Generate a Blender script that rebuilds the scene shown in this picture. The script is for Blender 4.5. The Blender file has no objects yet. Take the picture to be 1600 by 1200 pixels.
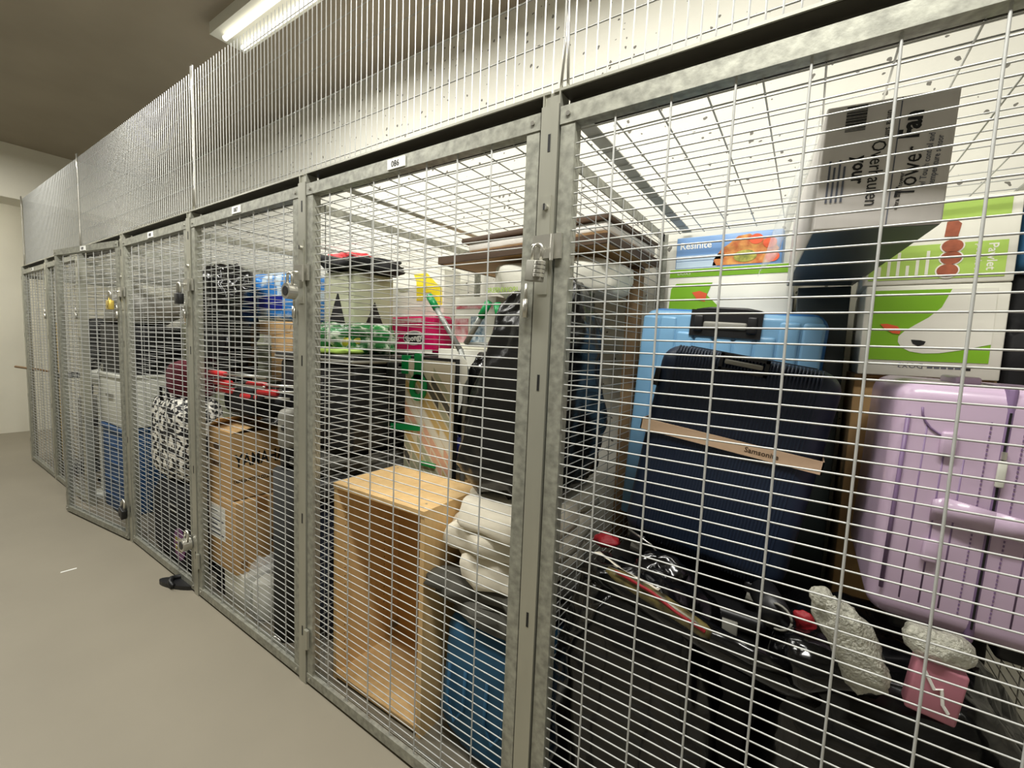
import bpy, bmesh, math, random
from math import sin, cos, pi, radians
from mathutils import Vector, Matrix, noise

scene = bpy.context.scene
COL = scene.collection

# ------------------------------------------------------------------ camera
YAW, PITCH, ROLL = 0.59, 0.0872, 0.0405
cam_data = bpy.data.cameras.new('camera')
cam_data.sensor_width = 36.0
cam_data.lens = 681.65 / 1600.0 * 36.0
cam_data.clip_start = 0.02
cam = bpy.data.objects.new('camera', cam_data)
COL.objects.link(cam)
_f = Vector((-sin(YAW) * cos(PITCH), cos(YAW) * cos(PITCH), -sin(PITCH)))
_r = _f.cross(Vector((0, 0, 1))).normalized()
_u = _r.cross(_f)
_r2 = _r * cos(ROLL) + _u * sin(ROLL)
_u2 = -_r * sin(ROLL) + _u * cos(ROLL)
cam.matrix_world = Matrix(((_r2.x, _u2.x, -_f.x, 0.5125), (_r2.y, _u2.y, -_f.y, -0.8503),
                           (_r2.z, _u2.z, -_f.z, 1.260), (0, 0, 0, 1)))
scene.camera = cam

# ------------------------------------------------------------------ world, lights, exposure
world = bpy.data.worlds.new('world')
scene.world = world
world.use_nodes = True
world.node_tree.nodes['Background'].inputs[0].default_value = (1.0, 0.98, 0.92, 1)
world.node_tree.nodes['Background'].inputs[1].default_value = 0.05
scene.view_settings.view_transform = 'Standard'
scene.view_settings.look = 'None'
scene.view_settings.gamma = 1.0
scene.view_settings.use_curve_mapping = False
scene.view_settings.exposure = 0.0

LAMP_W = {0: 66.0, 1: 54.0, 2: 36.0, 3: 26.0, 4: 12.0, 5: 15.0}
LAMP_AT = [(0.45, -0.58, 2.80), (-2.0, -0.62, 2.80), (-4.3, -0.70, 2.80), (-6.6, -0.75, 2.80), (-0.18, 0.40, 2.80), (-1.6, 0.35, 2.80)]  # last lamp is added to brighten the wall behind the upper screens
for i, p in enumerate(LAMP_AT):
    l = bpy.data.lights.new('fluorescent_light', 'AREA')
    l.shape = 'RECTANGLE'
    l.size, l.size_y = 1.2, 0.16
    l.energy = LAMP_W[i]
    l.color = (1.0, 0.985, 0.93)
    o = bpy.data.objects.new('fluorescent_light', l)
    o.location = p
    COL.objects.link(o)

# ------------------------------------------------------------------ materials
MATS = {}


def lin(c):
    return tuple(((x / 255.0) / 12.92 if x / 255.0 <= 0.04045 else ((x / 255.0 + 0.055) / 1.055) ** 2.4) for x in c)


def mat(name, rgb, rough=0.6, metal=0.0, var=0.0, vscale=6.0, bump=0.0, bscale=30.0, spec=0.5, stretch=(1, 1, 1),
        trans=0.0, alpha=1.0, coat=0.0, rgb2=None, emit=0.0, bdist=0.01, detail=4.0):
    """srgb 0-255 colour, optional noise variation towards rgb2 and noise bump"""
    if name in MATS:
        return MATS[name]
    m = bpy.data.materials.new(name)
    m.use_nodes = True
    nt = m.node_tree
    b = nt.nodes['Principled BSDF']
    c = lin(rgb)
    b.inputs['Base Color'].default_value = (*c, 1)
    b.inputs['Roughness'].default_value = rough
    b.inputs['Metallic'].default_value = metal
    b.inputs['Specular IOR Level'].default_value = spec
    b.inputs['Transmission Weight'].default_value = trans
    b.inputs['Alpha'].default_value = alpha
    b.inputs['Coat Weight'].default_value = coat
    if emit:
        b.inputs['Emission Color'].default_value = (*c, 1)
        b.inputs['Emission Strength'].default_value = emit
    if var or bump:
        tc = nt.nodes.new('ShaderNodeTexCoord')
        mp = nt.nodes.new('ShaderNodeMapping')
        mp.inputs['Scale'].default_value = stretch
        nt.links.new(tc.outputs['Object'], mp.inputs['Vector'])
    if var:
        n = nt.nodes.new('ShaderNodeTexNoise')
        n.inputs['Scale'].default_value = vscale
        n.inputs['Detail'].default_value = detail
        nt.links.new(mp.outputs[0], n.inputs['Vector'])
        r = nt.nodes.new('ShaderNodeValToRGB')
        r.color_ramp.elements[0].position = 0.3
        r.color_ramp.elements[1].position = 0.7
        c2 = lin(rgb2) if rgb2 else tuple(x * (1 - var) for x in c)
        r.color_ramp.elements[0].color = (*c2, 1)
        r.color_ramp.elements[1].color = (*c, 1)
        nt.links.new(n.outputs['Fac'], r.inputs['Fac'])
        nt.links.new(r.outputs['Color'], b.inputs['Base Color'])
    if bump:
        n2 = nt.nodes.new('ShaderNodeTexNoise')
        n2.inputs['Scale'].default_value = bscale
        n2.inputs['Detail'].default_value = 2.0 if bdist > 0.02 else 5.0
        nt.links.new(mp.outputs[0], n2.inputs['Vector'])
        bp = nt.nodes.new('ShaderNodeBump')
        bp.inputs['Strength'].default_value = bump
        bp.inputs['Distance'].default_value = bdist
        nt.links.new(n2.outputs['Fac'], bp.inputs['Height'])
        nt.links.new(bp.outputs[0], b.inputs['Normal'])
    MATS[name] = m
    return m


def wall_material(name, rgb, hole_rgb):
    """painted concrete with small air-hole pits"""
    m = mat(name, rgb, rough=0.75, var=0.06, vscale=3.0, bump=0.08, bscale=40)
    nt = m.node_tree
    b = nt.nodes['Principled BSDF']
    src = b.inputs['Base Color'].links[0].from_socket
    tc = nt.nodes.new('ShaderNodeTexCoord')
    masks = []
    for sc, th in ((13.0, 0.085), (30.0, 0.12)):
        nz = nt.nodes.new('ShaderNodeTexNoise'); nz.inputs['Scale'].default_value = 30
        va = nt.nodes.new('ShaderNodeVectorMath'); va.operation = 'MULTIPLY_ADD'
        va.inputs[1].default_value = (0.03, 0.03, 0.03)
        nt.links.new(tc.outputs['Object'], nz.inputs['Vector'])
        nt.links.new(nz.outputs['Color'], va.inputs[0])
        nt.links.new(tc.outputs['Object'], va.inputs[2])
        v = nt.nodes.new('ShaderNodeTexVoronoi'); v.inputs['Scale'].default_value = sc
        nt.links.new(va.outputs[0], v.inputs['Vector'])
        sep = nt.nodes.new('ShaderNodeSeparateColor')
        nt.links.new(v.outputs['Color'], sep.inputs[0])
        sz = nt.nodes.new('ShaderNodeMath'); sz.operation = 'MULTIPLY'; sz.inputs[1].default_value = th * 2
        nt.links.new(sep.outputs[0], sz.inputs[0])
        lt = nt.nodes.new('ShaderNodeMath'); lt.operation = 'LESS_THAN'
        nt.links.new(v.outputs['Distance'], lt.inputs[0]); nt.links.new(sz.outputs[0], lt.inputs[1])
        gate = nt.nodes.new('ShaderNodeMath'); gate.operation = 'GREATER_THAN'; gate.inputs[1].default_value = 0.35
        nt.links.new(sep.outputs[1], gate.inputs[0])
        mu = nt.nodes.new('ShaderNodeMath'); mu.operation = 'MULTIPLY'
        nt.links.new(lt.outputs[0], mu.inputs[0]); nt.links.new(gate.outputs[0], mu.inputs[1])
        masks.append(mu)
    mx = nt.nodes.new('ShaderNodeMath'); mx.operation = 'MAXIMUM'
    nt.links.new(masks[0].outputs[0], mx.inputs[0]); nt.links.new(masks[1].outputs[0], mx.inputs[1])
    k = nt.nodes.new('ShaderNodeMath'); k.operation = 'MULTIPLY'; k.inputs[1].default_value = 0.9
    nt.links.new(mx.outputs[0], k.inputs[0])
    mix = nt.nodes.new('ShaderNodeMix'); mix.data_type = 'RGBA'
    nt.links.new(k.outputs[0], mix.inputs['Factor'])
    nt.links.new(src, mix.inputs[6])
    mix.inputs[7].default_value = (*lin(hole_rgb), 1)
    nt.links.new(mix.outputs[2], b.inputs['Base Color'])
    return m


M_WALL = wall_material('painted_concrete_wall', (218, 216, 204), (84, 80, 72))
M_WALL2 = mat('plain_painted_wall', (226, 222, 206), rough=0.8, var=0.08, vscale=2.0, bump=0.06, bscale=30)
M_CEIL = mat('raw_concrete_ceiling', (158, 148, 130), rough=0.85, var=0.12, vscale=2.5)
M_DARKWALL = mat('dim_painted_wall', (120, 118, 110), rough=0.8, var=0.08, vscale=2.0)
M_FLOOR = mat('smooth_concrete_floor', (138, 131, 115), rough=0.55, var=0.10, vscale=1.6, bump=0.05, bscale=25, spec=0.35)
M_GALV = mat('galvanised_steel', (172, 172, 159), rough=0.45, metal=0.45, var=0.45, vscale=55, detail=8, bump=0.05, bscale=80)
M_GALV_LIT = mat('lit_galvanised_steel', (206, 206, 196), rough=0.6, var=0.1, vscale=20)  # roof bar steel made paler, standing in for light on its unlit lower face
M_POST = mat('galvanised_post_plate', (182, 181, 167), rough=0.38, metal=0.6, var=0.14, vscale=14, stretch=(1, 1, 0.25))
M_WIRE = mat('galvanised_wire', (186, 187, 183), rough=0.45, metal=0.2, var=0.12, vscale=40)
M_STEEL = mat('bright_steel', (205, 203, 194), rough=0.28, metal=0.85)
M_HEAD = mat('shaded_header_steel', (74, 70, 62), rough=0.5, metal=0.5, var=0.15, vscale=20)  # shade below the top flange is put into this dark colour
M_BLACK = mat('black_ink', (18, 18, 18), rough=0.6)
M_GREYINK = mat('grey_ink', (88, 92, 104), rough=0.6)
M_WHITE = mat('white_print', (236, 236, 230), rough=0.5)
M_BAG = mat('black_bin_liner', (9, 9, 10), rough=0.15, bump=0.9, bscale=6, stretch=(1, 1, 0.6), spec=0.5, bdist=0.04)
M_BAG2 = mat('black_matte_plastic_bag', (17, 17, 16), rough=0.24, bump=0.8, bscale=5, stretch=(1, 1, 2.0), spec=0.5, bdist=0.035, detail=2.0)
M_BLKCLOTH = mat('black_cloth', (13, 13, 14), rough=0.85, bump=0.4, bscale=14, var=0.3, vscale=9)
M_BLKPL = mat('black_plastic', (20, 20, 22), rough=0.42)
M_CARD = mat('brown_cardboard', (200, 162, 110), rough=0.8, var=0.10, vscale=5, bump=0.05, bscale=60)
M_CARDD = mat('brown_cardboard_edge', (142, 106, 64), rough=0.85, var=0.1, vscale=9)
M_TAPE = mat('brown_packing_tape', (158, 116, 70), rough=0.3)
M_PINE = mat('pine_veneer', (234, 200, 146), rough=0.5, var=1.0, vscale=3.5, stretch=(7, 7, 0.55), rgb2=(218, 180, 122), detail=6)
M_PINED = mat('pine_back_panel', (196, 150, 88), rough=0.6, var=0.12, vscale=4, stretch=(6, 6, 0.6))
M_DARKWOOD = mat('dark_wood_board', (84, 62, 42), rough=0.6, var=0.2, vscale=4, stretch=(0.6, 5, 5))
M_BROWNWOOD = mat('brown_wood_underside', (182, 142, 92), rough=0.65, var=0.16, vscale=4, stretch=(0.6, 5, 5))
M_FOAM = mat('white_foam', (232, 228, 220), rough=0.8, bump=0.4, bscale=30)
M_CREAM = mat('cream_cloth', (230, 222, 202), rough=0.9, bump=0.25, bscale=9, var=0.10, vscale=7)
M_GREYCL = mat('grey_cloth', (92, 90, 82), rough=0.9, bump=0.5, bscale=14, var=0.2, vscale=8)
M_DGREY = mat('charcoal_cloth', (62, 62, 60), rough=0.9, bump=0.6, bscale=10, var=0.3, vscale=7)
M_TEAL = mat('teal_blue_bag', (38, 92, 128), rough=0.7, bump=0.4, bscale=10, var=0.25, vscale=6)
M_NAVYCL = mat('navy_cloth', (38, 46, 66), rough=0.9, bump=0.4, bscale=12, var=0.2, vscale=8)
M_RED = mat('red_plastic', (206, 44, 48), rough=0.45, bump=0.2, bscale=20)
M_CRIM = mat('crimson_cloth', (150, 24, 34), rough=0.6, bump=0.5, bscale=40)
M_OLIVE = mat('olive_print', (120, 108, 62), rough=0.35, var=1.0, vscale=45, rgb2=(40, 34, 24))
M_DRED = mat('dark_red_cloth', (84, 22, 34), rough=0.9, bump=0.3, bscale=14)
M_NAVY = mat('navy_polycarbonate', (31, 43, 63), rough=0.42, bump=0.04, bscale=120)
M_LBLUE = mat('light_blue_polycarbonate', (126, 174, 210), rough=0.3, var=0.06, vscale=5)
M_MBLUE = mat('mid_blue_shell_edge', (52, 116, 184), rough=0.35)
M_LILAC = mat('lilac_polycarbonate', (204, 180, 204), rough=0.28, var=0.05, vscale=6, coat=0.3)
M_LILACD = mat('dark_lilac_trim', (128, 104, 140), rough=0.5)
M_TAN = mat('tan_webbing', (222, 190, 158), rough=0.7, bump=0.1, bscale=120)
M_GREEN = mat('leaf_green_print', (128, 182, 36), rough=0.45, var=0.06, vscale=4)
M_LGREEN = mat('pale_green_print', (170, 202, 92), rough=0.5, var=0.12, vscale=8)
M_OFFW = mat('off_white_card', (228, 226, 212), rough=0.55, var=0.04, vscale=5)
M_ORANGE = mat('orange_print', (226, 92, 50), rough=0.5)
M_RBROWN = mat('russet_print', (170, 92, 62), rough=0.5, var=0.35, vscale=60)
M_SKY = mat('blue_print', (92, 134, 190), rough=0.4, var=1.0, vscale=3, rgb2=(126, 164, 208))
M_PALEBL = mat('pale_blue_print', (186, 206, 222), rough=0.4)
M_FOOD = mat('food_photo_print', (226, 166, 92), rough=0.4, var=1.0, vscale=42, rgb2=(176, 74, 36))
M_FOOD2 = mat('salad_photo_print', (206, 196, 96), rough=0.4, var=1.0, vscale=55, rgb2=(96, 112, 44))
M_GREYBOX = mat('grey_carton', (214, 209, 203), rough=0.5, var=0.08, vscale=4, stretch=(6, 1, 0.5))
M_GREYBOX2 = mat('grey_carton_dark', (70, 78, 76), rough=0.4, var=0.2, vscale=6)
M_PINK = mat('magenta_plastic_pack', (206, 22, 92), rough=0.25, bump=0.15, bscale=18, var=0.12, vscale=10)
M_YELL = mat('yellow_print', (240, 222, 44), rough=0.45)
M_EMER = mat('green_plastic', (12, 142, 74), rough=0.35)
M_TUBE = mat('grey_enamel_tube', (150, 152, 146), rough=0.35, metal=0.3)
M_PUR = mat('purple_print', (120, 60, 120), rough=0.5)
M_LEMON = mat('lemon_print', (198, 190, 60), rough=0.5)
M_BBIN = mat('blue_plastic_crate', (44, 84, 132), rough=0.5, var=0.1, vscale=8)
M_WPL = mat('white_plastic', (220, 220, 208), rough=0.4, var=0.04, vscale=6)
M_GPL = mat('grey_plastic', (140, 138, 128), rough=0.5)
M_CLEAR = mat('clear_film', (235, 240, 240), rough=0.12, alpha=0.28, spec=0.8, bump=0.6, bscale=18, bdist=0.02)
M_BUBBLE = mat('bubble_wrap', (226, 224, 206), rough=0.22, alpha=0.72, bump=1.0, bscale=190, bdist=0.008, spec=0.9, var=0.4, vscale=120)
M_BLUEPK = mat('blue_plastic_pack', (60, 132, 206), rough=0.22, var=1.0, vscale=9, rgb2=(196, 214, 226), bump=0.3, bscale=14)
M_DKBLUE = mat('royal_blue_plastic', (34, 44, 138), rough=0.35)
M_GRNBAG = mat('green_printed_bag', (28, 112, 48), rough=0.28, var=1.0, vscale=22, rgb2=(206, 220, 196), bump=0.5, bscale=16)
M_RUST = mat('muted_red_print', (196, 70, 84), rough=0.5, var=1.0, vscale=30, rgb2=(226, 206, 204))
M_BWPAT = mat('speckled_blue_print', (206, 214, 216), rough=0.5, var=1.0, vscale=60, rgb2=(72, 104, 126))
M_FLORAL = mat('black_white_floral', (232, 228, 216), rough=0.7, var=1.0, vscale=38, rgb2=(28, 28, 30), detail=1.5)
for _m in (M_GRNBAG, M_BLUEPK):
    _m.node_tree.nodes['Color Ramp'].color_ramp.elements[0].position = 0.40
    _m.node_tree.nodes['Color Ramp'].color_ramp.elements[1].position = 0.50
M_FLORAL.node_tree.nodes['Color Ramp'].color_ramp.elements[0].position = 0.49
M_FLORAL.node_tree.nodes['Color Ramp'].color_ramp.elements[1].position = 0.53
M_BRASS = mat('brass', (224, 196, 96), rough=0.35, metal=0.7)
M_WOODPOST = mat('weathered_wood', (150, 122, 86), rough=0.7, var=0.3, vscale=6, stretch=(6, 6, 0.5))
M_LAMPTUBE = mat('lamp_tube', (255, 250, 236), emit=2.0)
M_PEACH = mat('peach_print', (222, 176, 150), rough=0.7)
M_SAGE = mat('sage_print', (176, 178, 150), rough=0.7)
M_SAND = mat('sand_print', (206, 180, 120), rough=0.7)
M_PATT = mat('pale_fabric_cover', (222, 214, 192), rough=0.8, var=0.05, vscale=6)
M_PINKB = mat('dusty_pink_bag', (176, 112, 126), rough=0.6)

# ------------------------------------------------------------------ mesh helpers


class MB:
    def __init__(self):
        self.v = []
        self.f = []

    def add(self, vs, fs, M=None):
        n = len(self.v)
        self.v += [tuple(M @ Vector(p)) for p in vs] if M is not None else [tuple(p) for p in vs]
        self.f += [tuple(i + n for i in f) for f in fs]
        return self

    def box(self, x0, x1, y0, y1, z0, z1, M=None):
        vs = [(x, y, z) for z in (z0, z1) for y in (y0, y1) for x in (x0, x1)]
        fs = [(0, 2, 3, 1), (4, 5, 7, 6), (0, 1, 5, 4), (2, 6, 7, 3), (0, 4, 6, 2), (1, 3, 7, 5)]
        return self.add(vs, fs, M)

    def tube(self, pts, r, n=8, cap=True):
        pts = [Vector(p) for p in pts]
        rings = []
        prev = None
        for i, p in enumerate(pts):
            t = (pts[min(i + 1, len(pts) - 1)] - pts[max(i - 1, 0)]).normalized()
            a = Vector((0, 0, 1)) if abs(t.z) < 0.9 else Vector((1, 0, 0))
            if prev is not None:
                a = prev
            e1 = (a - t * a.dot(t)).normalized()
            prev = e1
            e2 = t.cross(e1)
            rr = r[i] if isinstance(r, (list, tuple)) else r
            rings.append([p + e1 * (rr * cos(2 * pi * k / n)) + e2 * (rr * sin(2 * pi * k / n)) for k in range(n)])
        b = len(self.v)
        for rg in rings:
            self.v += [tuple(q) for q in rg]
        for i in range(len(rings) - 1):
            for k in range(n):
                k2 = (k + 1) % n
                self.f.append((b + i * n + k, b + i * n + k2, b + (i + 1) * n + k2, b + (i + 1) * n + k))
        if cap:
            self.f.append(tuple(b + k for k in reversed(range(n))))
            self.f.append(tuple(b + (len(rings) - 1) * n + k for k in range(n)))
        return self

    def rod(self, p0, p1, r, n=6, cap=False):
        return self.tube([p0, p1], r, n, cap)

    def prism(self, pts, th, M=None):
        """2-D outline in local XY, extruded along local Z from 0 to th"""
        n = len(pts)
        vs = [(x, y, 0) for x, y in pts] + [(x, y, th) for x, y in pts]
        fs = [tuple(reversed(range(n))), tuple(range(n, 2 * n))] + [(i, (i + 1) % n, (i + 1) % n + n, i + n) for i in range(n)]
        return self.add(vs, fs, M)

    def build(self, name, m, parent=None, smooth=False):
        me = bpy.data.meshes.new(name)
        me.from_pydata(self.v, [], self.f)
        me.materials.append(m)
        if smooth:
            me.polygons.foreach_set('use_smooth', [True] * len(me.polygons))
        o = bpy.data.objects.new(name, me)
        COL.objects.link(o)
        if parent is not None:
            o.parent = parent
        return o


def thing(name, label, cat, loc=(0, 0, 0), rot=(0, 0, 0), group=None):
    o = bpy.data.objects.new(name, None)
    o.empty_display_size = 0.05
    o.location = loc
    o.rotation_euler = rot
    COL.objects.link(o)
    return tag(o, label, cat, group)


def tag(o, label, cat, group=None):
    o['label'] = label
    o['category'] = cat
    if group:
        o['group'] = group
    return o


def struct(o):
    o['kind'] = 'structure'
    return o


def stuff(o):
    o['kind'] = 'stuff'
    return o


def frame(origin, xd, yd):
    xd = Vector(xd).normalized(); yd = Vector(yd).normalized(); zd = xd.cross(yd)
    return Matrix(((xd.x, yd.x, zd.x, origin[0]), (xd.y, yd.y, zd.y, origin[1]), (xd.z, yd.z, zd.z, origin[2]), (0, 0, 0, 1)))


def FR(x, y, z):   # face looking towards -Y (out of the locker)
    return frame((x, y, z), (1, 0, 0), (0, 0, 1))


def SD(x, y, z):   # face looking towards +X
    return frame((x, y, z), (0, 1, 0), (0, 0, 1))


def bm_obj(name, bm, m, parent=None, smooth=False, M=None):
    me = bpy.data.meshes.new(name)
    if M is not None:
        bm.transform(M)
    bm.to_mesh(me)
    bm.free()
    me.materials.append(m)
    if smooth:
        me.polygons.foreach_set('use_smooth', [True] * len(me.polygons))
    o = bpy.data.objects.new(name, me)
    COL.objects.link(o)
    if parent is not None:
        o.parent = parent
    return o


def rbox(name, size, m, parent=None, loc=(0, 0, 0), r=0.01, seg=3, rot=None, smooth=True, vert_only=False):
    """bevelled box: size (sx,sy,sz), loc = centre of the base"""
    bm = bmesh.new()
    bmesh.ops.create_cube(bm, size=1.0)
    bmesh.ops.scale(bm, vec=size, verts=bm.verts)
    bmesh.ops.translate(bm, vec=(0, 0, size[2] / 2), verts=bm.verts)
    es = [e for e in bm.edges if abs(e.verts[0].co.z - e.verts[1].co.z) > 1e-6] if vert_only else bm.edges[:]
    if r > 0:
        bmesh.ops.bevel(bm, geom=es, offset=r, segments=seg, profile=0.5, affect='EDGES')
    M = Matrix.Translation(loc)
    if rot is not None:
        M = M @ rot
    o = bm_obj(name, bm, m, parent, False, M)
    if smooth and seg > 1:
        for p in o.data.polygons:
            p.use_smooth = True
        o.data.set_sharp_from_angle(angle=radians(50))
    return o


def blob(name, size, m, parent=None, loc=(0, 0, 0), seed=0, amp=0.04, freq=5.0, e=0.45, nu=44, nv=30, taper=0.0, ridge=0.5,
         topdir=(0, 0), flat=True):
    """a soft lump: super-ellipsoid whose surface is creased by noise; loc = centre of its base"""
    rnd = random.Random(seed)
    off = Vector((rnd.uniform(0, 50), rnd.uniform(0, 50), rnd.uniform(0, 50)))
    sx, sy, sz = size[0] / 2, size[1] / 2, size[2] / 2

    def sp(c, k):
        return math.copysign(abs(c) ** k, c)
    vs = []
    for j in range(nv + 1):
        ph = -pi / 2 + pi * j / nv
        for i in range(nu):
            th = 2 * pi * i / nu
            d = Vector((sp(cos(ph), e) * sp(cos(th), e), sp(cos(ph), e) * sp(sin(th), e), sp(sin(ph), e)))
            q = Vector((d.x * sx, d.y * sy, d.z * sz))
            nn = noise.fractal(q * freq + off, 0.9, 2.0, 4)
            rg = 1 - abs(noise.noise(Vector((q.x, q.y, q.z * 0.55)) * freq * 1.7 + off * 1.3)) * 2.0
            k = 1 + amp * (nn * (1 - ridge) * 2 + rg * ridge) / max(min(sx, sy, sz), 0.03)
            t = (d.z + 1) / 2
            w = 1 - taper * t
            x = q.x * k * w + topdir[0] * t
            y = q.y * k * w + topdir[1] * t
            z = q.z * k + sz
            if flat:
                z = max(z, 0.0)
            vs.append((x + loc[0], y + loc[1], z + loc[2]))
    fs = []
    for j in range(nv):
        for i in range(nu):
            i2 = (i + 1) % nu
            fs.append((j * nu + i, j * nu + i2, (j + 1) * nu + i2, (j + 1) * nu + i))
    mb = MB(); mb.v = vs; mb.f = fs
    return mb.build(name, m, parent, True)


def text(name, s, h, m, M, parent=None, th=0.0006, align='LEFT', sx=1.0, bold=0.0):
    cu = bpy.data.curves.new(name, 'FONT')
    cu.body = s
    cu.size = h * 1.38
    cu.align_x = align
    cu.extrude = th / 2
    cu.offset = bold
    cu.resolution_u = 2
    t = bpy.data.objects.new(name + '_curve', cu)
    COL.objects.link(t)
    dg = bpy.context.evaluated_depsgraph_get()
    me = bpy.data.meshes.new_from_object(t.evaluated_get(dg))
    bpy.data.objects.remove(t)
    me.transform(M @ Matrix.Diagonal((sx, 1, 1, 1)))
    me.materials.clear()
    me.materials.append(m)
    me.name = name
    o = bpy.data.objects.new(name, me)
    COL.objects.link(o)
    if parent is not None:
        o.parent = parent
    return o


def sheet(name, pts, m, M, parent=None, th=0.0012):
    return MB().prism(pts, th, M).build(name, m, parent)


def rect(x0, x1, y0, y1):
    return [(x0, y0), (x1, y0), (x1, y1), (x0, y1)]


def ell(cx, cy, rx, ry, n=20, a0=0.0):
    return [(cx + rx * cos(a0 + 2 * pi * i / n), cy + ry * sin(a0 + 2 * pi * i / n)) for i in range(n)]


# ------------------------------------------------------------------ the room
struct(MB().box(-7.4, 3.2, -2.0, 1.25, -0.1, 0.0).build('floor', M_FLOOR))
struct(MB().box(-7.4, 3.2, 1.0, 1.2, 0.0, 2.9).build('wall_back', M_WALL))
struct(MB().box(-7.4, -7.2, -2.0, 1.0, 0.0, 2.9).build('wall_left', M_WALL2))
struct(MB().box(3.0, 3.2, -2.0, 1.0, 0.0, 2.9).build('wall_right', M_WALL2))
struct(MB().box(-7.4, 3.2, -2.2, -2.0, 0.0, 2.9).build('wall_front', M_DARKWALL))
struct(MB().box(-7.4, 3.2, -2.2, 1.2, 2.9, 3.0).build('ceiling', M_CEIL))
bm_ = MB().box(-6.0, -5.62, -2.0, 1.0, 2.42, 2.9).build('trim_1', M_WALL2)
struct(bm_)

for i, p in enumerate(LAMP_AT):
    where = ['above the aisle by the lilac suitcase locker', 'above the aisle by the open locker door', 'above the aisle short of the concrete beam',
             'beyond the concrete beam', 'above the suitcase locker roof', 'added above the mesh roof of locker 087 to brighten the wall'][i]
    t = thing('fluorescent_fixture', 'white fluorescent ceiling light ' + where, 'ceiling light', (p[0], p[1], 2.9))
    MB().box(-0.65, 0.65, -0.09, 0.09, -0.06, 0.0).build('housing', M_WPL, t)
    for s in (-1, 1):
        MB().rod((-0.58, s * 0.045, -0.078), (0.58, s * 0.045, -0.078), 0.013, 10, True).build('lamp_tube', M_LAMPTUBE, t)

# ------------------------------------------------------------------ the lockers
POST = [0.955, 0.018, -0.925, -1.836, -2.747, -3.658, -4.570, -5.480]
ZW = [1.713 - 0.0254 * n for n in range(67)]
ROOF_Z = 1.7275
DEPTH = 0.965


def door_parts(parent, w, near, name_no, swing=False):
    """door with its hinge edge at local x = w, free edge at local x = 0, in local XZ plane"""
    d = bpy.data.objects.new('door', None)
    COL.objects.link(d)
    d.parent = parent
    n = 6 if near else 4
    for x in (0.0, w - 0.033):
        b = MB()
        b.box(x, x + 0.033, -0.004, 0.0, 0.012, 1.728)
        edge = (x, x + 0.003) if x > 0 else (x + 0.030, x + 0.033)
        b.box(edge[0], edge[1], 0.0, 0.024, 0.012, 1.728)
        o2 = (x + 0.030, x + 0.033) if x > 0 else (x, x + 0.003)
        b.box(o2[0], o2[1], 0.0, 0.024, 0.012, 1.728)
        b.build('stile', M_GALV, d)
    for z0, z1 in ((1.728, 1.764), (0.012, 0.046)):
        b = MB()
        b.box(-0.002, w + 0.002, -0.006, -0.002, z0, z1)
        b.box(0.0, w, -0.002, 0.024, z1 - 0.003, z1)
        b.box(0.0, w, -0.002, 0.024, z0, z0 + 0.003)
        b.build('rail', M_GALV, d)
    for x in (0.017, w - 0.017):
        for z in (1.746, 0.03):
            MB().rod((x, -0.0065, z), (x, -0.009, z), 0.005, 10, True).build('rivet', M_STEEL, d)
    b = MB()
    for z in ZW:
        if z > 0.05:
            b.rod((0.012, 0.006, z), (w - 0.012, 0.006, z), 0.0016, n)
    o = b.build('horizontal_wires', M_WIRE, d, near)
    stuff(o)
    b = MB()
    for i in range(7):
        x = 0.118 + 0.1065 * i
        if x < w - 0.02:
            b.rod((x, 0.0018, 0.02), (x, 0.0018, 1.75), 0.0021, n)
    o = b.build('vertical_wires', M_WIRE, d, near)
    stuff(o)
    return d


def partition(parent, x, near, name='partition'):
    p = bpy.data.objects.new(name, None)
    COL.objects.link(p)
    p.parent = parent
    b = MB()
    b.box(x - 0.002, x + 0.002, DEPTH - 0.03, DEPTH, 0.0, ROOF_Z)
    b.box(x - 0.016, x + 0.016, DEPTH - 0.004, DEPTH, 0.0, ROOF_Z)
    b.build('back_angle', M_GALV, p)
    b = MB()
    b.box(x - 0.002, x + 0.002, 0.03, DEPTH, ROOF_Z - 0.03, ROOF_Z)
    b.build('top_angle', M_GALV, p)
    n = 6 if near else 4
    b = MB()
    for z in ZW:
        b.rod((x, 0.03, z - 0.006), (x, DEPTH, z - 0.006), 0.0014, n)
    stuff(b.build('horizontal_wires', M_WIRE, p, near))
    b = MB()
    for i in range(10):
        b.rod((x + 0.0036, 0.088 + 0.0989 * i, 0.01), (x + 0.0036, 0.088 + 0.0989 * i, ROOF_Z), 0.0016, n)
    stuff(b.build('vertical_wires', M_WIRE, p, near))
    return p


def roof(parent, xa, xb, off):
    p = bpy.data.objects.new('roof_panel', None)
    COL.objects.link(p)
    p.parent = parent
    MB().box(xa + off, xa + off + 0.034, 0.02, DEPTH + 0.02, ROOF_Z + 0.003, ROOF_Z + 0.006).build('roof_bar', M_GALV_LIT, p)
    b = MB()
    y = 0.075
    while y < DEPTH:
        b.rod((xa, y, ROOF_Z), (xb, y, ROOF_Z), 0.0016, 5)
        y += 0.089
    x = xa + 0.045
    while x < xb:
        b.rod((x, 0.02, ROOF_Z - 0.0034), (x, DEPTH, ROOF_Z - 0.0034), 0.0018, 5)
        x += 0.0875
    stuff(b.build('roof_wires', M_WIRE, p, True))


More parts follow.
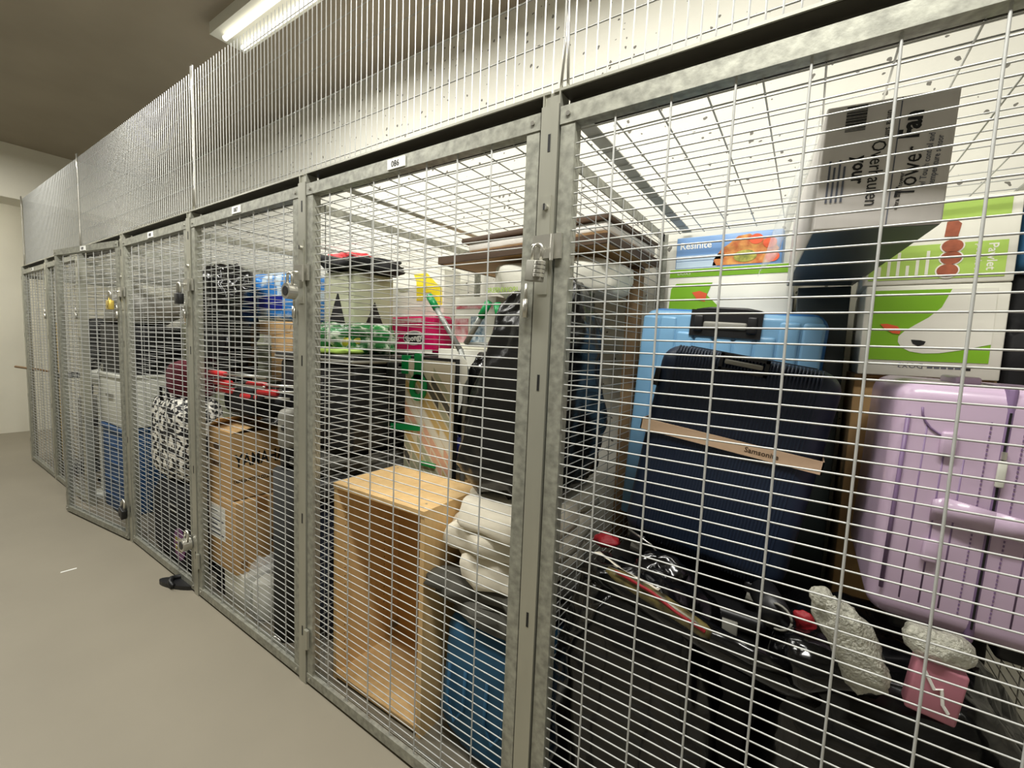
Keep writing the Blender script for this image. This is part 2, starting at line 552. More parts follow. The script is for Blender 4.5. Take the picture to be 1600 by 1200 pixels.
def post(parent, x):
    b = MB()
    b.box(x - 0.021, x + 0.021, -0.008, -0.004, 0.0, 1.772)
    b.box(x - 0.021, x - 0.018, -0.004, 0.035, 0.0, 1.80)
    b.box(x + 0.018, x + 0.021, -0.004, 0.035, 0.0, 1.80)
    b.box(x - 0.0165, x + 0.0165, 0.0, 0.003, 1.70, 1.80)
    p = b.build('post', M_POST, parent)
    for z in (1.695, 1.18, 0.62, 0.20):
        MB().box(x - 0.002, x + 0.004, -0.0088, -0.0078, z - 0.018, z + 0.018).build('slot', M_BLACK, p)
    return p


LOCKER_INFO = [
    ('locker holding the lilac, navy and light blue suitcases', None, True),
    ('locker numbered 086 with a pine cabinet inside', '086', True),
    ('locker numbered 087 with two cartons marked with bold black letters', '087', True),
    ('locker with a black and white floral bag against its door', '088', False),
    ('locker whose mesh door stands ajar', '089', False),
    ('locker between the ajar door and the endmost locker', '090', False),
    ('locker at the end of the row by the concrete wall', '091', False)]
lockers = []
for i, (lab, num, near) in enumerate(LOCKER_INFO):
    xb, xa = POST[i], POST[i + 1]
    t = thing('storage_locker', 'galvanised wire mesh storage ' + lab, 'storage locker', (0, 0, 0), group='row of wire mesh storage lockers')
    lockers.append(t)
    post(t, xa)
    if i == 0:
        post(t, xb)
        partition(t, xb - 0.016, True)
    partition(t, xa - 0.016, i < 3)
    roof(t, xa, xb, 0.05 if i == 0 else 0.17)
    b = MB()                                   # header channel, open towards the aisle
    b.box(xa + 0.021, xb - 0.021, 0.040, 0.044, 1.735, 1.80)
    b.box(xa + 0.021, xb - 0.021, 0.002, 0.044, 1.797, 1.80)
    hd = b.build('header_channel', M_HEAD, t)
    for fx in (0.25, 0.75):
        xx = xa + (xb - xa) * fx
        MB().rod((xx, 0.040, 1.775), (xx, 0.035, 1.775), 0.005, 8, True).build('bolt', M_STEEL, hd)
    MB().box(xa + 0.004, xb - 0.004, -0.003, 0.001, 1.7985, 1.804).build('header_lip', M_POST, t)
    w = xb - xa - 0.052
    d = door_parts(t, w, near, num)
    if i == 4:
        a = radians(7.0)
        d.rotation_euler = (0, 0, a)
        d.location = (xb - 0.026 - w * cos(a), -w * sin(a) - 0.010, 0)
    else:
        d.location = (xa + 0.026, 0, 0)
    if num:
        nx = w * 0.5 - 0.035 + (0.0 if i > 1 else -0.01)
        pl = MB().box(nx, nx + 0.070, -0.0085, -0.006, 1.733, 1.760).build('number_plate', M_WHITE, d)
        text('number', num, 0.0165, M_BLACK, FR(nx + 0.016, -0.0088, 1.7385), pl, bold=0.0002, sx=0.95)
    if i in (0, 1, 2, 3):                       # hasp on the free edge, folding over the post
        for z0 in ((1.475,) if i == 0 else (1.475, )):
            h = MB()
            h.box(-0.047, 0.0, -0.022, -0.019, z0 - 0.025, z0 + 0.025)
            h.box(0.0, 0.018, -0.012, -0.006, z0 - 0.025, z0 + 0.028)
            h.rod((0.0, -0.020, z0 - 0.030), (0.0, -0.020, z0 + 0.025), 0.004, 8, True)
            hs = h.build('hasp', M_STEEL, d)
            pts = [(-0.036 + 0.009 * cos(a), -0.019 - 0.013 * sin(a), z0 + 0.002) for a in [pi * q / 8 for q in range(9)]]
            MB().tube(pts, 0.0035, 8).build('staple', M_STEEL, hs)
    if i in (1, 2):                             # lower bracket
        MB().box(-0.004, 0.016, -0.016, -0.006, 0.145, 0.215).build('hinge_plate', M_POST, d)
    lk = MB()                                   # slide bolt sleeve below the hasp on the far post side
    lk.rod((w - 0.012, -0.014, 1.325), (w - 0.012, -0.014, 1.365), 0.0065, 10, True)
    lk.rod((w - 0.012, -0.014, 1.360), (w - 0.012, -0.014, 1.400), 0.0035, 8, True)
    if i > 0:
        lk.build('slide_bolt', M_STEEL, d, True)
    if i > 0:
        pp = bpy.data.objects.new('lock_plate', None)
        COL.objects.link(pp); pp.parent = t
        MB().box(xb - 0.011, xb + 0.013, -0.0105, -0.008, 1.375, 1.585).build('plate', M_POST, pp)
        MB().rod((xb + 0.001, -0.0105, 1.560), (xb + 0.001, -0.018, 1.560), 0.007, 12, True).build('key_cylinder', M_STEEL, pp)
        MB().box(xb - 0.001, xb + 0.003, -0.0185, -0.0178, 1.553, 1.567).build('key_slot', M_BLACK, pp)

# upper wire screens on top of the lockers, one for every two bays
for a, b_, lab in ((1, 3, 'over the locker numbered 086'), (3, 5, 'over the ajar locker door'), (5, 7, 'over the endmost lockers'), (-1, 1, 'over the suitcase locker')):
    xb = POST[a] if a >= 0 else POST[0] + 0.937
    xa = POST[b_]
    t = thing('wire_screen', 'upright wire mesh screen standing on the locker headers ' + lab, 'wire screen', (0, 0, 0), group='upper wire screens')
    n = 4
    mb = MB()
    x = xa + 0.01
    while x < xb:
        mb.rod((x, 0.022, 1.805), (x, 0.022, 2.405), 0.0017, n)
        x += 0.0254
    stuff(mb.build('vertical_wires', M_WIRE, t))
    mb = MB()
    for z in (1.835, 1.925, 2.032, 2.139, 2.246, 2.353):
        mb.rod((xa + 0.004, 0.0255, z), (xb - 0.004, 0.0255, z), 0.0017, n)
    stuff(mb.build('horizontal_wires', M_WIRE, t))
    mb = MB()
    for dx, bow in ((0.012, 0.012), (0.03, -0.01)):
        mb.tube([(xa + dx + bow * sin(pi * q / 6), 0.012, 1.80 + 0.62 * q / 6) for q in range(7)], 0.0035, 6)
    mb.build('edge_rod', M_STEEL, t, True)


def padlock(name, label, at, s, body, kind, rot=0.0):
    t = thing(name, label, 'padlock', at, (0, rot, 0), group='padlocks on the lockers')
    pts = [(-0.011 * s, 0, 0.0), (-0.011 * s, 0, 0.022 * s)] + [(-0.011 * s * cos(pi * q / 8), 0, (0.022 + 0.011 * sin(pi * q / 8)) * s) for q in range(1, 8)] + [(0.011 * s, 0, 0.022 * s), (0.011 * s, 0, 0.0)]
    MB().tube(pts, 0.0038 * s, 8).build('shackle', M_STEEL, t, True)
    if kind == 'dial':
        bd = rbox('body', (0.040 * s, 0.016 * s, 0.044 * s), body, t, (0, 0, -0.044 * s), 0.002, 2)
        for q in range(4):
            dl = MB().rod((0.010 * s, -0.0, (-0.034 + 0.0085 * q) * s), (0.010 * s, 0, (-0.0275 + 0.0085 * q) * s), 0.0125 * s, 14, True).build('dial', M_STEEL, t)
            text('dial_digits', '1 2 3', 0.0036 * s, M_BLACK, FR(0.0015 * s, -0.0128 * s, (-0.0328 + 0.0085 * q) * s), dl)
    elif kind == 'round':
        MB().tube([(0, -0.012 * s, -0.016 * s), (0, 0.012 * s, -0.016 * s)], 0.021 * s, 20).build('body', body, t)
        MB().tube([(0, -0.0135 * s, -0.016 * s), (0, -0.012 * s, -0.016 * s)], 0.013 * s, 16).build('dial', M_BLKPL, t)
    else:
        rbox('body', (0.036 * s, 0.016 * s, 0.034 * s), body, t, (0, 0, -0.034 * s), 0.003, 2)
        MB().box(-0.002 * s, 0.002 * s, -0.0085 * s, -0.0075 * s, -0.028 * s, -0.018 * s).build('keyhole', M_BLACK, t)


padlock('padlock', 'silver combination padlock with four dials between lockers 086 and the suitcases', (0.022, -0.044, 1.442), 1.0, M_GPL, 'dial', 0.10)
padlock('padlock', 'round dark padlock on the hasp between lockers 086 and 087', (-0.938, -0.042, 1.432), 1.25, M_STEEL, 'round')
padlock('padlock', 'dark padlock with steel shackle beside the floral bag locker', (-1.852, -0.042, 1.435), 1.4, M_BLKPL, 'key')
padlock('padlock', 'brass padlock hanging by the ajar door', (-2.80, -0.05, 1.425), 1.5, M_BRASS, 'key')
padlock('padlock', 'small black padlock low down at the foot of the ajar door', (-2.79, -0.03, 0.20), 1.7, M_BLKPL, 'key', 0.3)
padlock('padlock', 'bright steel padlock low on the post by the floral bag locker', (-1.88, -0.03, 0.27), 1.5, M_STEEL, 'round', 0.3)

#CONTENTS


def carton(name, label, x0, x1, y0, y1, z0, z1, m=None, cat='box', rot=0.0, tape=True, r=0.003, group=None, flaps=False):
    """closed cardboard box; returns the Empty at the middle of its base and the half sizes"""
    m = m or M_CARD
    t = thing(name, label, cat, ((x0 + x1) / 2, (y0 + y1) / 2, z0), (0, 0, rot), group)
    w, d, h = x1 - x0, y1 - y0, z1 - z0
    if flaps:                                   # open box with folded flaps
        b = MB()
        th = 0.004
        b.box(-w / 2, w / 2, -d / 2, -d / 2 + th, 0, h); b.box(-w / 2, w / 2, d / 2 - th, d / 2, 0, h)
        b.box(-w / 2, -w / 2 + th, -d / 2 + th, d / 2 - th, 0, h); b.box(w / 2 - th, w / 2, -d / 2 + th, d / 2 - th, 0, h)
        b.box(-w / 2, w / 2, -d / 2, d / 2, 0, th)
        b.build('body', m, t)
        MB().box(-w / 2, w / 2, 0, d * 0.46, 0, th, Matrix.Translation((0, -d / 2, h)) @ Matrix.Rotation(radians(12), 4, 'X')).build('flap', m, t)
        MB().box(-w / 2, w / 2, -d * 0.46, 0, 0, th, Matrix.Translation((0, d / 2, h)) @ Matrix.Rotation(radians(-20), 4, 'X')).build('flap', m, t)
        MB().box(0, w * 0.46, -d / 2, d / 2, 0, th, Matrix.Translation((-w / 2, 0, h + 0.006)) @ Matrix.Rotation(radians(-26), 4, 'Y')).build('flap', m, t)
    else:
        rbox('body', (w, d, h), m, t, (0, 0, 0), r, 2)
        if tape:
            MB().box(-w / 2 - 0.0006, w / 2 + 0.0006, -0.024, 0.024, h - 0.001, h + 0.0008).build('tape', M_TAPE, t)
            MB().box(w / 2 - 0.0005, w / 2 + 0.0008, -0.024, 0.024, h - 0.07, h + 0.0008).build('tape', M_TAPE, t)
    return t, w, d, h


# ============================================================ suitcase locker (0 < x < 0.93)
# --- support heap (dark storage trunk and full bin liners)
t = thing('storage_tote', 'black plastic storage tote under the navy and light blue suitcases', 'storage box', (0.26, 0.575, 0))
rbox('body', (0.44, 0.44, 0.56), M_BLKPL, t, (0, 0, 0), 0.02, 3)
rbox('lid', (0.45, 0.455, 0.05), M_BLKPL, t, (0, 0, 0.56), 0.015, 3)
for s_ in (-1, 1):
    rbox('latch', (0.05, 0.012, 0.06), M_GPL, t, (s_ * 0.14, -0.232, 0.53), 0.003, 2)

# --- light blue suitcase
W, D, H = 0.515, 0.20, 0.765
t = thing('suitcase', 'large light blue hard shell suitcase with wide ribs and black grab handle', 'suitcase', (0.262, 0.60, 0.632), (0, 0.055, 0))
rbox('shell', (W, D - 0.03, H - 0.045), M_MBLUE, t, (0, D / 2 + 0.015, 0.045), 0.045, 5)
rbox('front_panel', (W - 0.03, 0.05, H - 0.065), M_LBLUE, t, (0, 0.03, 0.055), 0.022, 4)
nr = 9
for i in range(nr):
    x = -W / 2 + 0.035 + (W - 0.07) * i / (nr - 1)
    if abs(x) < 0.125:
        hz = H - 0.13
    else:
        hz = H - 0.085
    rbox('rib', (0.052, 0.018, hz), M_LBLUE, t, (x, 0.008, 0.055), 0.0085, 3)
b = MB(); b.box(-0.098, 0.098, -0.006, 0.03, H - 0.085, H - 0.005)
hp = b.build('handle_recess', M_BLKPL, t)
rbox('handle_grip', (0.12, 0.022, 0.022), M_GPL, hp, (0, -0.002, H - 0.062), 0.006, 3)
rbox('handle_end', (0.026, 0.024, 0.05), M_BLKPL, hp, (-0.073, -0.004, H - 0.072), 0.005, 3)
rbox('handle_end', (0.026, 0.024, 0.05), M_BLKPL, hp, (0.073, -0.004, H - 0.072), 0.005, 3)
MB().tube([(-0.09, 0.03, H - 0.006), (-0.05, 0.03, H + 0.001), (0.05, 0.03, H + 0.001), (0.09, 0.03, H - 0.006)], 0.006, 8).build('top_handle', M_BLKPL, t, True)
rbox('side_latch', (0.014, 0.03, 0.06), M_BLKPL, t, (-W / 2 + 0.115, -0.006, H * 0.70), 0.003, 2)
for sx_ in (-1, 1):
    for yy in (0.04, 0.16):
        w_ = rbox('wheel_housing', (0.05, 0.05, 0.03), M_BLKPL, t, (sx_ * (W / 2 - 0.05), yy, 0.025), 0.008, 3)
        MB().rod((sx_ * (W / 2 - 0.05) - 0.012, yy, 0.022), (sx_ * (W / 2 - 0.05) + 0.012, yy, 0.022), 0.022, 16, True).build('wheel', M_BLKPL, w_)

# --- navy suitcase
W, D, H = 0.415, 0.19, 0.60
t = thing('suitcase', 'navy blue ribbed hard shell suitcase with a tan luggage strap across it', 'suitcase', (0.296, 0.36, 0.662), (0, 0.155, 0))
rbox('shell', (W, D, H - 0.04), M_NAVY, t, (0, D / 2 + 0.004, 0.04), 0.05, 6)
b = MB()
n_ = 44
for i in range(n_):
    x = -W / 2 + 0.045 + (W - 0.09) * i / (n_ - 1)
    b.tube([(x, 0.03, H - 0.001), (x, 0.012, H - 0.006), (x, 0.0050, H - 0.02), (x, 0.0052, H - 0.06), (x, 0.0056, 0.09), (x, 0.014, 0.05)], 0.0030, 6)
stuff(b.build('ribbing', M_NAVY, t, True))
b = MB()
b.box(-0.055, 0.055, -0.004, 0.012, H - 0.040, H - 0.034); b.box(-0.055, 0.055, -0.004, 0.012, H - 0.006, H + 0.002)
b.box(-0.055, -0.047, -0.004, 0.012, H - 0.04, H + 0.002); b.box(0.047, 0.055, -0.004, 0.012, H - 0.04, H + 0.002)
hp = b.build('handle_frame', M_BLKPL, t)
rbox('handle_grip', (0.086, 0.010, 0.012), M_GPL, hp, (0, -0.001, H - 0.024), 0.003, 2)
MB().box(-0.15, 0.15, 0.09, 0.092, H + 0.0005, H + 0.003).build('zip', M_BLKPL, t)
b = MB()
MS = Matrix.Translation((0, 0, 0.378)) @ Matrix.Rotation(-0.035, 4, 'Y')
b.box(-W / 2 - 0.004, W / 2 + 0.004, -0.006, -0.0015, -0.0155, 0.0155, MS)
b.box(-W / 2 - 0.004, -W / 2 - 0.001, -0.006, D + 0.010, -0.0155, 0.0155, MS)
b.box(W / 2 + 0.001, W / 2 + 0.004, -0.006, D + 0.010, -0.0155, 0.0155, MS)
b.box(-W / 2 - 0.004, W / 2 + 0.004, D + 0.0065, D + 0.010, -0.0155, 0.0155, MS)
st = b.build('luggage_strap', M_TAN, t)
st['label'] = 'tan webbing luggage strap with dark lettering'
text('lettering', 'Samsonite', 0.013, M_DARKWOOD, MS @ FR(0.05, -0.0066, -0.006), st, bold=0.0002)
for sx_ in (-1, 1):
    for yy in (0.035, 0.155):
        w_ = rbox('wheel_housing', (0.05, 0.05, 0.03), M_BLKPL, t, (sx_ * (W / 2 - 0.055), yy, 0.02), 0.008, 3)
        MB().rod((sx_ * (W / 2 - 0.055) - 0.014, yy, 0.012), (sx_ * (W / 2 - 0.055) + 0.014, yy, 0.012), 0.026, 18, True).build('wheel', M_GPL, w_)
rbox('side_latch', (0.016, 0.03, 0.05), M_BLKPL, t, (-W / 2 + 0.004, 0.03, H * 0.80), 0.003, 2)
MB().tube([(-W / 2 + 0.03, -0.004, 0.06), (-W / 2 + 0.10, -0.008, 0.045), (-W / 2 + 0.13, -0.004, 0.02)], 0.003, 6).build('zip_pull', M_STEEL, t, True)

# --- lilac suitcase, narrow side towards the aisle
W, D, H = 0.285, 0.40, 0.46
t = thing('suitcase', 'lilac hard shell suitcase stood sideways showing its zip seam', 'suitcase', (0.786, 0.20, 0.763), (0, 0.03, 0))
sh = rbox('shell', (W, D, H - 0.012), M_LILAC, t, (0, D / 2, 0.012), 0.036, 6)
for sx_ in (-1, 1):
    for q in (0.045, 0.072, 0.098):
        MB().rod((sx_ * (W / 2 - q), 0.0015, 0.06), (sx_ * (W / 2 - q), 0.0015, H - 0.075 - (q - 0.045)), 0.0022, 6, True).build('groove', M_LILACD, sh, True)
    MB().tube([(sx_ * (W / 2 - 0.018), -0.0005, 0.07), (sx_ * (W / 2 - 0.018), -0.0005, H - 0.06)], 0.0035, 6).build('edge_piping', M_LILACD, sh, True)
    arc = [(sx_ * (W / 2 - 0.035 - 0.05 * (1 - cos(a))), -0.001, H - 0.045 - 0.05 * sin(a)) for a in [pi / 2 * q / 6 for q in range(7)]]
    MB().tube(arc, 0.0018, 6).build('corner_line', M_LILACD, sh, True)
    for zz in (0.14, 0.335):
        rbox('foot_pad', (0.022, 0.012, 0.042), M_LILAC, sh, (sx_ * (W / 2 - 0.075), -0.004, zz), 0.005, 3)
    rbox('wheel_housing', (0.06, 0.05, 0.03), M_BLKPL, t, (sx_ * (W / 4), 0.05, -0.012), 0.008, 3)
    rbox('wheel_housing', (0.06, 0.05, 0.03), M_BLKPL, t, (sx_ * (W / 4), D - 0.06, -0.012), 0.008, 3)
z_ = rbox('zip_seam', (0.013, D + 0.003, H - 0.009), M_LILACD, t, (0.0, D / 2, 0.0115), 0.006, 2)
MB().box(-0.0015, 0.0015, -0.0024, 0.0, 0.04, H - 0.04).build('zip_teeth', M_BLACK, z_)
b = MB()
for sx_ in (-1, 1):
    for q in range(46):
        z0 = 0.06 + q * 0.0075
        b.box(sx_ * 0.0195 - 0.001, sx_ * 0.0195 + 0.001, -0.0014, 0.003, z0, z0 + 0.004)
stuff(b.build('stitching', M_LILACD, t))
pl = rbox('zip_pull', (0.011, 0.006, 0.045), M_WPL, t, (0.0, -0.006, H - 0.165), 0.002, 2)
MB().rod((0, -0.004, H - 0.118), (0, -0.004, H - 0.105), 0.004, 8, True).build('slider', M_STEEL, pl)
pts = [(-0.075, -0.006, 0.235), (-0.06, -0.012, 0.243), (0.0, -0.018, 0.236), (0.055, -0.013, 0.228), (0.075, -0.006, 0.220)]
b = MB()
for k in range(len(pts) - 1):
    p, q = pts[k], pts[k + 1]
    b.add([(p[0], p[1], p[2] - 0.019), (q[0], q[1], q[2] - 0.019), (q[0], q[1], q[2] + 0.019), (p[0], p[1], p[2] + 0.019),
           (p[0], p[1] + 0.006, p[2] - 0.019), (q[0], q[1] + 0.006, q[2] - 0.019), (q[0], q[1] + 0.006, q[2] + 0.019), (p[0], p[1] + 0.006, p[2] + 0.019)],
          [(0, 1, 2, 3), (7, 6, 5, 4), (0, 4, 5, 1), (3, 2, 6, 7), (0, 3, 7, 4), (1, 5, 6, 2)])
b.build('side_handle', M_LILAC, t, True)
rbox('top_handle', (0.035, 0.12, 0.016), M_LILAC, t, (-0.035, 0.15, H - 0.003), 0.005, 3)

# --- carton column behind the lilac suitcase
t, w, d, h = carton('moving_box', 'tall plain brown carton under the duck print boxes', 0.625, 0.895, 0.66, 0.95, 0.0, 1.222)
sheet('flap_edge', rect(-w / 2 + 0.02, w / 2 - 0.06, h - 0.016, h - 0.008), M_CARDD, FR(0, -d / 2 - 0.0015, 0), t)


def duck_face(t, M, w, h, flip, th=0.0012):
    """green panel, white duck head seen from the side, orange bill and dark eye, in local face coordinates"""
    sheet('green_panel', rect(0.012, w - 0.022, 0.040, h - 0.012), M_GREEN, M, t, th)
    M2 = M @ Matrix.Translation((0, 0, th))
    k = w / 0.265
    a = [(0.085, 0.115), (0.075, 0.102), (0.075, 0.088), (0.083, 0.074), (0.100, 0.064), (0.125, 0.060), (0.155, 0.062), (0.19, 0.070), (0.243, 0.086),
         (0.243, h / k - 0.012), (0.165, h / k - 0.012), (0.150, 0.175), (0.128, 0.150), (0.105, 0.132)]
    sheet('duck_print', [(x * k, y * k) for x, y in a], M_OFFW, M2, t, th)
    M3 = M2 @ Matrix.Translation((0, 0, th))
    sheet('bill_print', [(x * k, y * k) for x, y in [(0.036, 0.133), (0.045, 0.122), (0.062, 0.110), (0.076, 0.108), (0.079, 0.118), (0.070, 0.128), (0.050, 0.134)]], M_ORANGE, M3, t, th)
    sheet('eye_print', [(x * k, y * k) for x, y in [(0.100, 0.094), (0.104, 0.084), (0.114, 0.078), (0.125, 0.082), (0.128, 0.090), (0.118, 0.093)]], M_BLACK, M3, t, th)
    return M2


t, w, d, h = carton('tissue_box', 'green box with white duck print, upside down lettering, on the plain carton', 0.628, 0.890, 0.63, 0.93, 1.223, 1.452, M_OFFW, tape=False)
Mf = FR(-w / 2, -d / 2 - 0.0003, 0)
M2 = duck_face(t, Mf, w, h, True)
text('lettering', 'DOX3', 0.013, M_GREYINK, Mf @ Matrix.Translation((0.128, 0.034, 0.0003)) @ Matrix.Rotation(pi, 4, 'Z'), t)
for q in range(5):
    sheet('small_print', rect(0.135 + q * 0.0125, 0.145 + q * 0.0125, 0.023, 0.032), M_GREYINK, Mf, t, 0.0006)
sheet('logo_print', rect(0.203, 0.212, 0.021, 0.032), M_BLACK, Mf, t, 0.0006)

t, w, d, h = carton('tissue_box', 'green box with three round russet pictures on top of the duck box', 0.620, 0.893, 0.63, 0.90, 1.454, 1.655, M_OFFW, tape=False, rot=-0.02)
Mf = FR(-w / 2, -d / 2 - 0.0003, 0)
sheet('green_panel', rect(0.012, w - 0.016, 0.012, 0.095), M_LGREEN, Mf, t)
sheet('green_panel', rect(0.05, w - 0.018, 0.150, 0.192), M_LGREEN, Mf, t)
M2 = Mf @ Matrix.Translation((0, 0, 0.0012))
for cx_, cy_ in ((0.164, 0.088), (0.164, 0.060), (0.160, 0.030)):
    sheet('picture_ring', ell(cx_, cy_, 0.022, 0.0185), M_OFFW, M2, t)
    sheet('round_picture', ell(cx_, cy_, 0.019, 0.0155), M_RBROWN, M2 @ Matrix.Translation((0, 0, 0.0008)), t)
sheet('red_picture', [(0.148, 0.112), (0.172, 0.110), (0.176, 0.140), (0.166, 0.150), (0.150, 0.146)], M_RBROWN, Mf, t)
for q in range(6):
    sheet('small_print', rect(0.03 + q * 0.018, 0.036 + q * 0.018, 0.022, 0.03 + 0.05 * ((q * 7) % 3 + 1) / 3), M_OFFW, M2, t, 0.0006)
Mv = M2 @ Matrix.Translation((0.226, 0.090, 0.0)) @ Matrix.Rotation(-pi / 2, 4, 'Z')
text('lettering', 'Pawlet', 0.017, M_OFFW, Mv, t, bold=0.0003)
text('lettering', 'potable t', 0.012, M_OFFW, M2 @ Matrix.Translation((0.206, 0.090, 0.0)) @ Matrix.Rotation(-pi / 2, 4, 'Z'), t)

# --- boxes at the back, beside the partition
t, w, d, h = carton('moving_box', 'plain brown carton behind the light blue suitcase', 0.06, 0.46, 0.815, 0.955, 0.0, 1.05)
t, w, d, h = carton('tissue_box', 'green box with orange bill print behind the light blue suitcase', 0.070, 0.462, 0.815, 0.955, 1.051, 1.560, M_OFFW, tape=False)
Mf = FR(-w / 2, -d / 2 - 0.0003, 0)
sheet('green_panel', rect(0.004, w - 0.004, h - 0.030, h - 0.002), M_GREEN, Mf, t)
sheet('green_panel', [(0.006, h - 0.16), (0.20, h - 0.16), (0.135, h - 0.095), (0.15, h - 0.052), (0.03, h - 0.052), (0.012, h - 0.07)], M_GREEN, Mf, t)
sheet('bill_print', [(0.085, h - 0.085), (0.11, h - 0.080), (0.135, h - 0.090), (0.130, h - 0.118), (0.105, h - 0.112)], M_ORANGE, Mf @ Matrix.Translation((0, 0, 0.0012)), t)
text('lettering', 'DOX3', 0.012, M_OFFW, Mf @ Matrix.Translation((0.03, h - 0.022, 0.0013)), t)
t, w, d, h = carton('food_wrap_box', 'blue food wrap box printed with a picture of a meal', 0.088, 0.420, 0.825, 0.95, 1.561, 1.672, M_SKY, tape=False)
Mf = FR(-w / 2, -d / 2 - 0.0003, 0)
sheet('white_band', rect(0.003, 0.16, 0.028, 0.046), M_PALEBL, Mf, t)
sheet('pale_panel', [(0.003, 0.003), (0.14, 0.003), (0.125, 0.026), (0.003, 0.026)], M_PALEBL, Mf, t)
text('lettering', 'Resinite', 0.024, M_WHITE, Mf @ Matrix.Translation((0.012, 0.070, 0.0003)), t, bold=0.0006)
sheet('meal_picture', [(0.125, 0.006), (0.30, 0.006), (0.322, 0.05), (0.30, 0.082), (0.26, 0.085), (0.235, 0.104), (0.20, 0.100), (0.175, 0.078), (0.15, 0.06), (0.13, 0.03)], M_FOOD, Mf, t)
sheet('meal_picture', ell(0.225, 0.032, 0.035, 0.02), M_FOOD2, Mf @ Matrix.Translation((0, 0, 0.0012)), t)
for cx_, cy_ in ((0.295, 0.07), (0.305, 0.025), (0.255, 0.085)):
    sheet('meal_picture', ell(cx_, cy_, 0.02, 0.017), M_ORANGE, Mf @ Matrix.Translation((0, 0, 0.0013)), t)

# --- dark carton that carries the back of the fan box
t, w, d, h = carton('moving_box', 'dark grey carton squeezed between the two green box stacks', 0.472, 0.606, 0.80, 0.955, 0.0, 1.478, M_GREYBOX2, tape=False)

# --- tower fan box lying along the locker, its printed end towards the aisle
t = thing('fan_box', 'long grey tower fan box lying across the top of the boxes', 'box', (0.588, 0.105, 1.482), (0, 0.02, 0.09))
FW, FL, FH = 0.170, 0.70, 0.205
rbox('body', (FW, FL, FH), M_GREYBOX, t, (0, FL / 2, 0), 0.003, 2)
MB().box(-FW / 2 + 0.002, FW / 2 - 0.002, 0.004, FL - 0.004, -0.0008, 0.0006).build('shaded_underside', M_GREYBOX2, t)  # dark sheet that paints the shade beneath the fan box
Mf = FR(-FW / 2, -0.0006, 0)
MR = Mf @ Matrix.Rotation(pi / 2, 4, 'Z')
text('lettering', 'Tower', 0.026, M_BLACK, Mf @ Matrix.Translation((0.130, 0.044, 0)) @ Matrix.Rotation(pi / 2 - 0.05, 4, 'Z'), t, sx=0.8)
text('lettering', 'Fan', 0.026, M_BLACK, Mf @ Matrix.Translation((0.1255, 0.136, 0)) @ Matrix.Rotation(pi / 2 - 0.05, 4, 'Z'), t, sx=0.85, bold=0.0012)
text('lettering', 'w/ Touch control and', 0.0085, M_GREYINK, Mf @ Matrix.Translation((0.142, 0.058, 0)) @ Matrix.Rotation(pi / 2 - 0.05, 4, 'Z'), t, sx=0.8)
text('lettering', 'temperature sensor', 0.0085, M_GREYINK, Mf @ Matrix.Translation((0.153, 0.060, 0)) @ Matrix.Rotation(pi / 2 - 0.05, 4, 'Z'), t, sx=0.8)
text('lettering', 'ultra slim tower', 0.0065, M_BLACK, Mf @ Matrix.Translation((0.112, 0.026, 0)) @ Matrix.Rotation(pi / 2 - 0.05, 4, 'Z'), t)
Md = Mf @ Matrix.Rotation(-pi / 2, 4, 'Z')
text('lettering', 'your', 0.020, M_BLACK, Mf @ Matrix.Translation((0.046, 0.118, 0)) @ Matrix.Rotation(-pi / 2, 4, 'Z'), t, bold=0.0007, sx=0.85)
text('lettering', 'Overhaulen', 0.020, M_BLACK, Mf @ Matrix.Translation((0.068, 0.140, 0)) @ Matrix.Rotation(-pi / 2, 4, 'Z'), t, sx=0.8)
text('lettering', 'ultra slim', 0.009, M_BLACK, Mf @ Matrix.Translation((0.083, 0.186, 0)) @ Matrix.Rotation(-pi / 2, 4, 'Z'), t)
for q in range(4):
    sheet('small_print', rect(0.012 + q * 0.007, 0.015 + q * 0.007, 0.045, 0.115 - 0.011 * (q % 2)), M_GREYINK, Mf, t, 0.0005)
sheet('panel_line', rect(0.099, 0.1005, 0.002, FH - 0.002), M_GREYINK, Mf, t, 0.0005)
bc = MB()
rn = random.Random(4)
y_ = 0.160
while y_ < 0.200:
    th_ = rn.choice((0.0008, 0.0014, 0.0022))
    bc.prism(rect(0.028, 0.056, y_, y_ + th_), 0.0006, Mf)
    y_ += th_ + rn.choice((0.0008, 0.0014))
stuff(bc.build('barcode', M_BLACK, t))
# clear plastic sleeve hanging off the fan box
b = MB()
cols = 10
rows = 12
for j in range(rows + 1):
    for i in range(cols + 1):
        u_, v_ = i / cols, j / rows
        x = 0.497 - 0.075 * u_ * (0.4 + 0.6 * v_) + 0.006 * sin(9 * u_ + 4 * v_) - 0.03 * v_
        y = 0.11 + 0.26 * u_ + 0.012 * sin(7 * v_ + 3 * u_) + 0.05 * v_
        z = 1.70 - 0.205 * v_ - 0.035 * u_ * v_ + 0.006 * sin(6 * u_)
        b.v.append((x, y, z))
for j in range(rows):
    for i in range(cols):
        p = j * (cols + 1) + i
        b.f.append((p, p + 1, p + cols + 2, p + cols + 1))
o = b.build('plastic_sleeve', M_CLEAR, None, True)
sm = o.modifiers.new('thick', 'SOLIDIFY'); sm.thickness = 0.001
tag(o, 'clear crinkled plastic sleeve hanging beside the grey tower fan box', 'plastic sleeve')

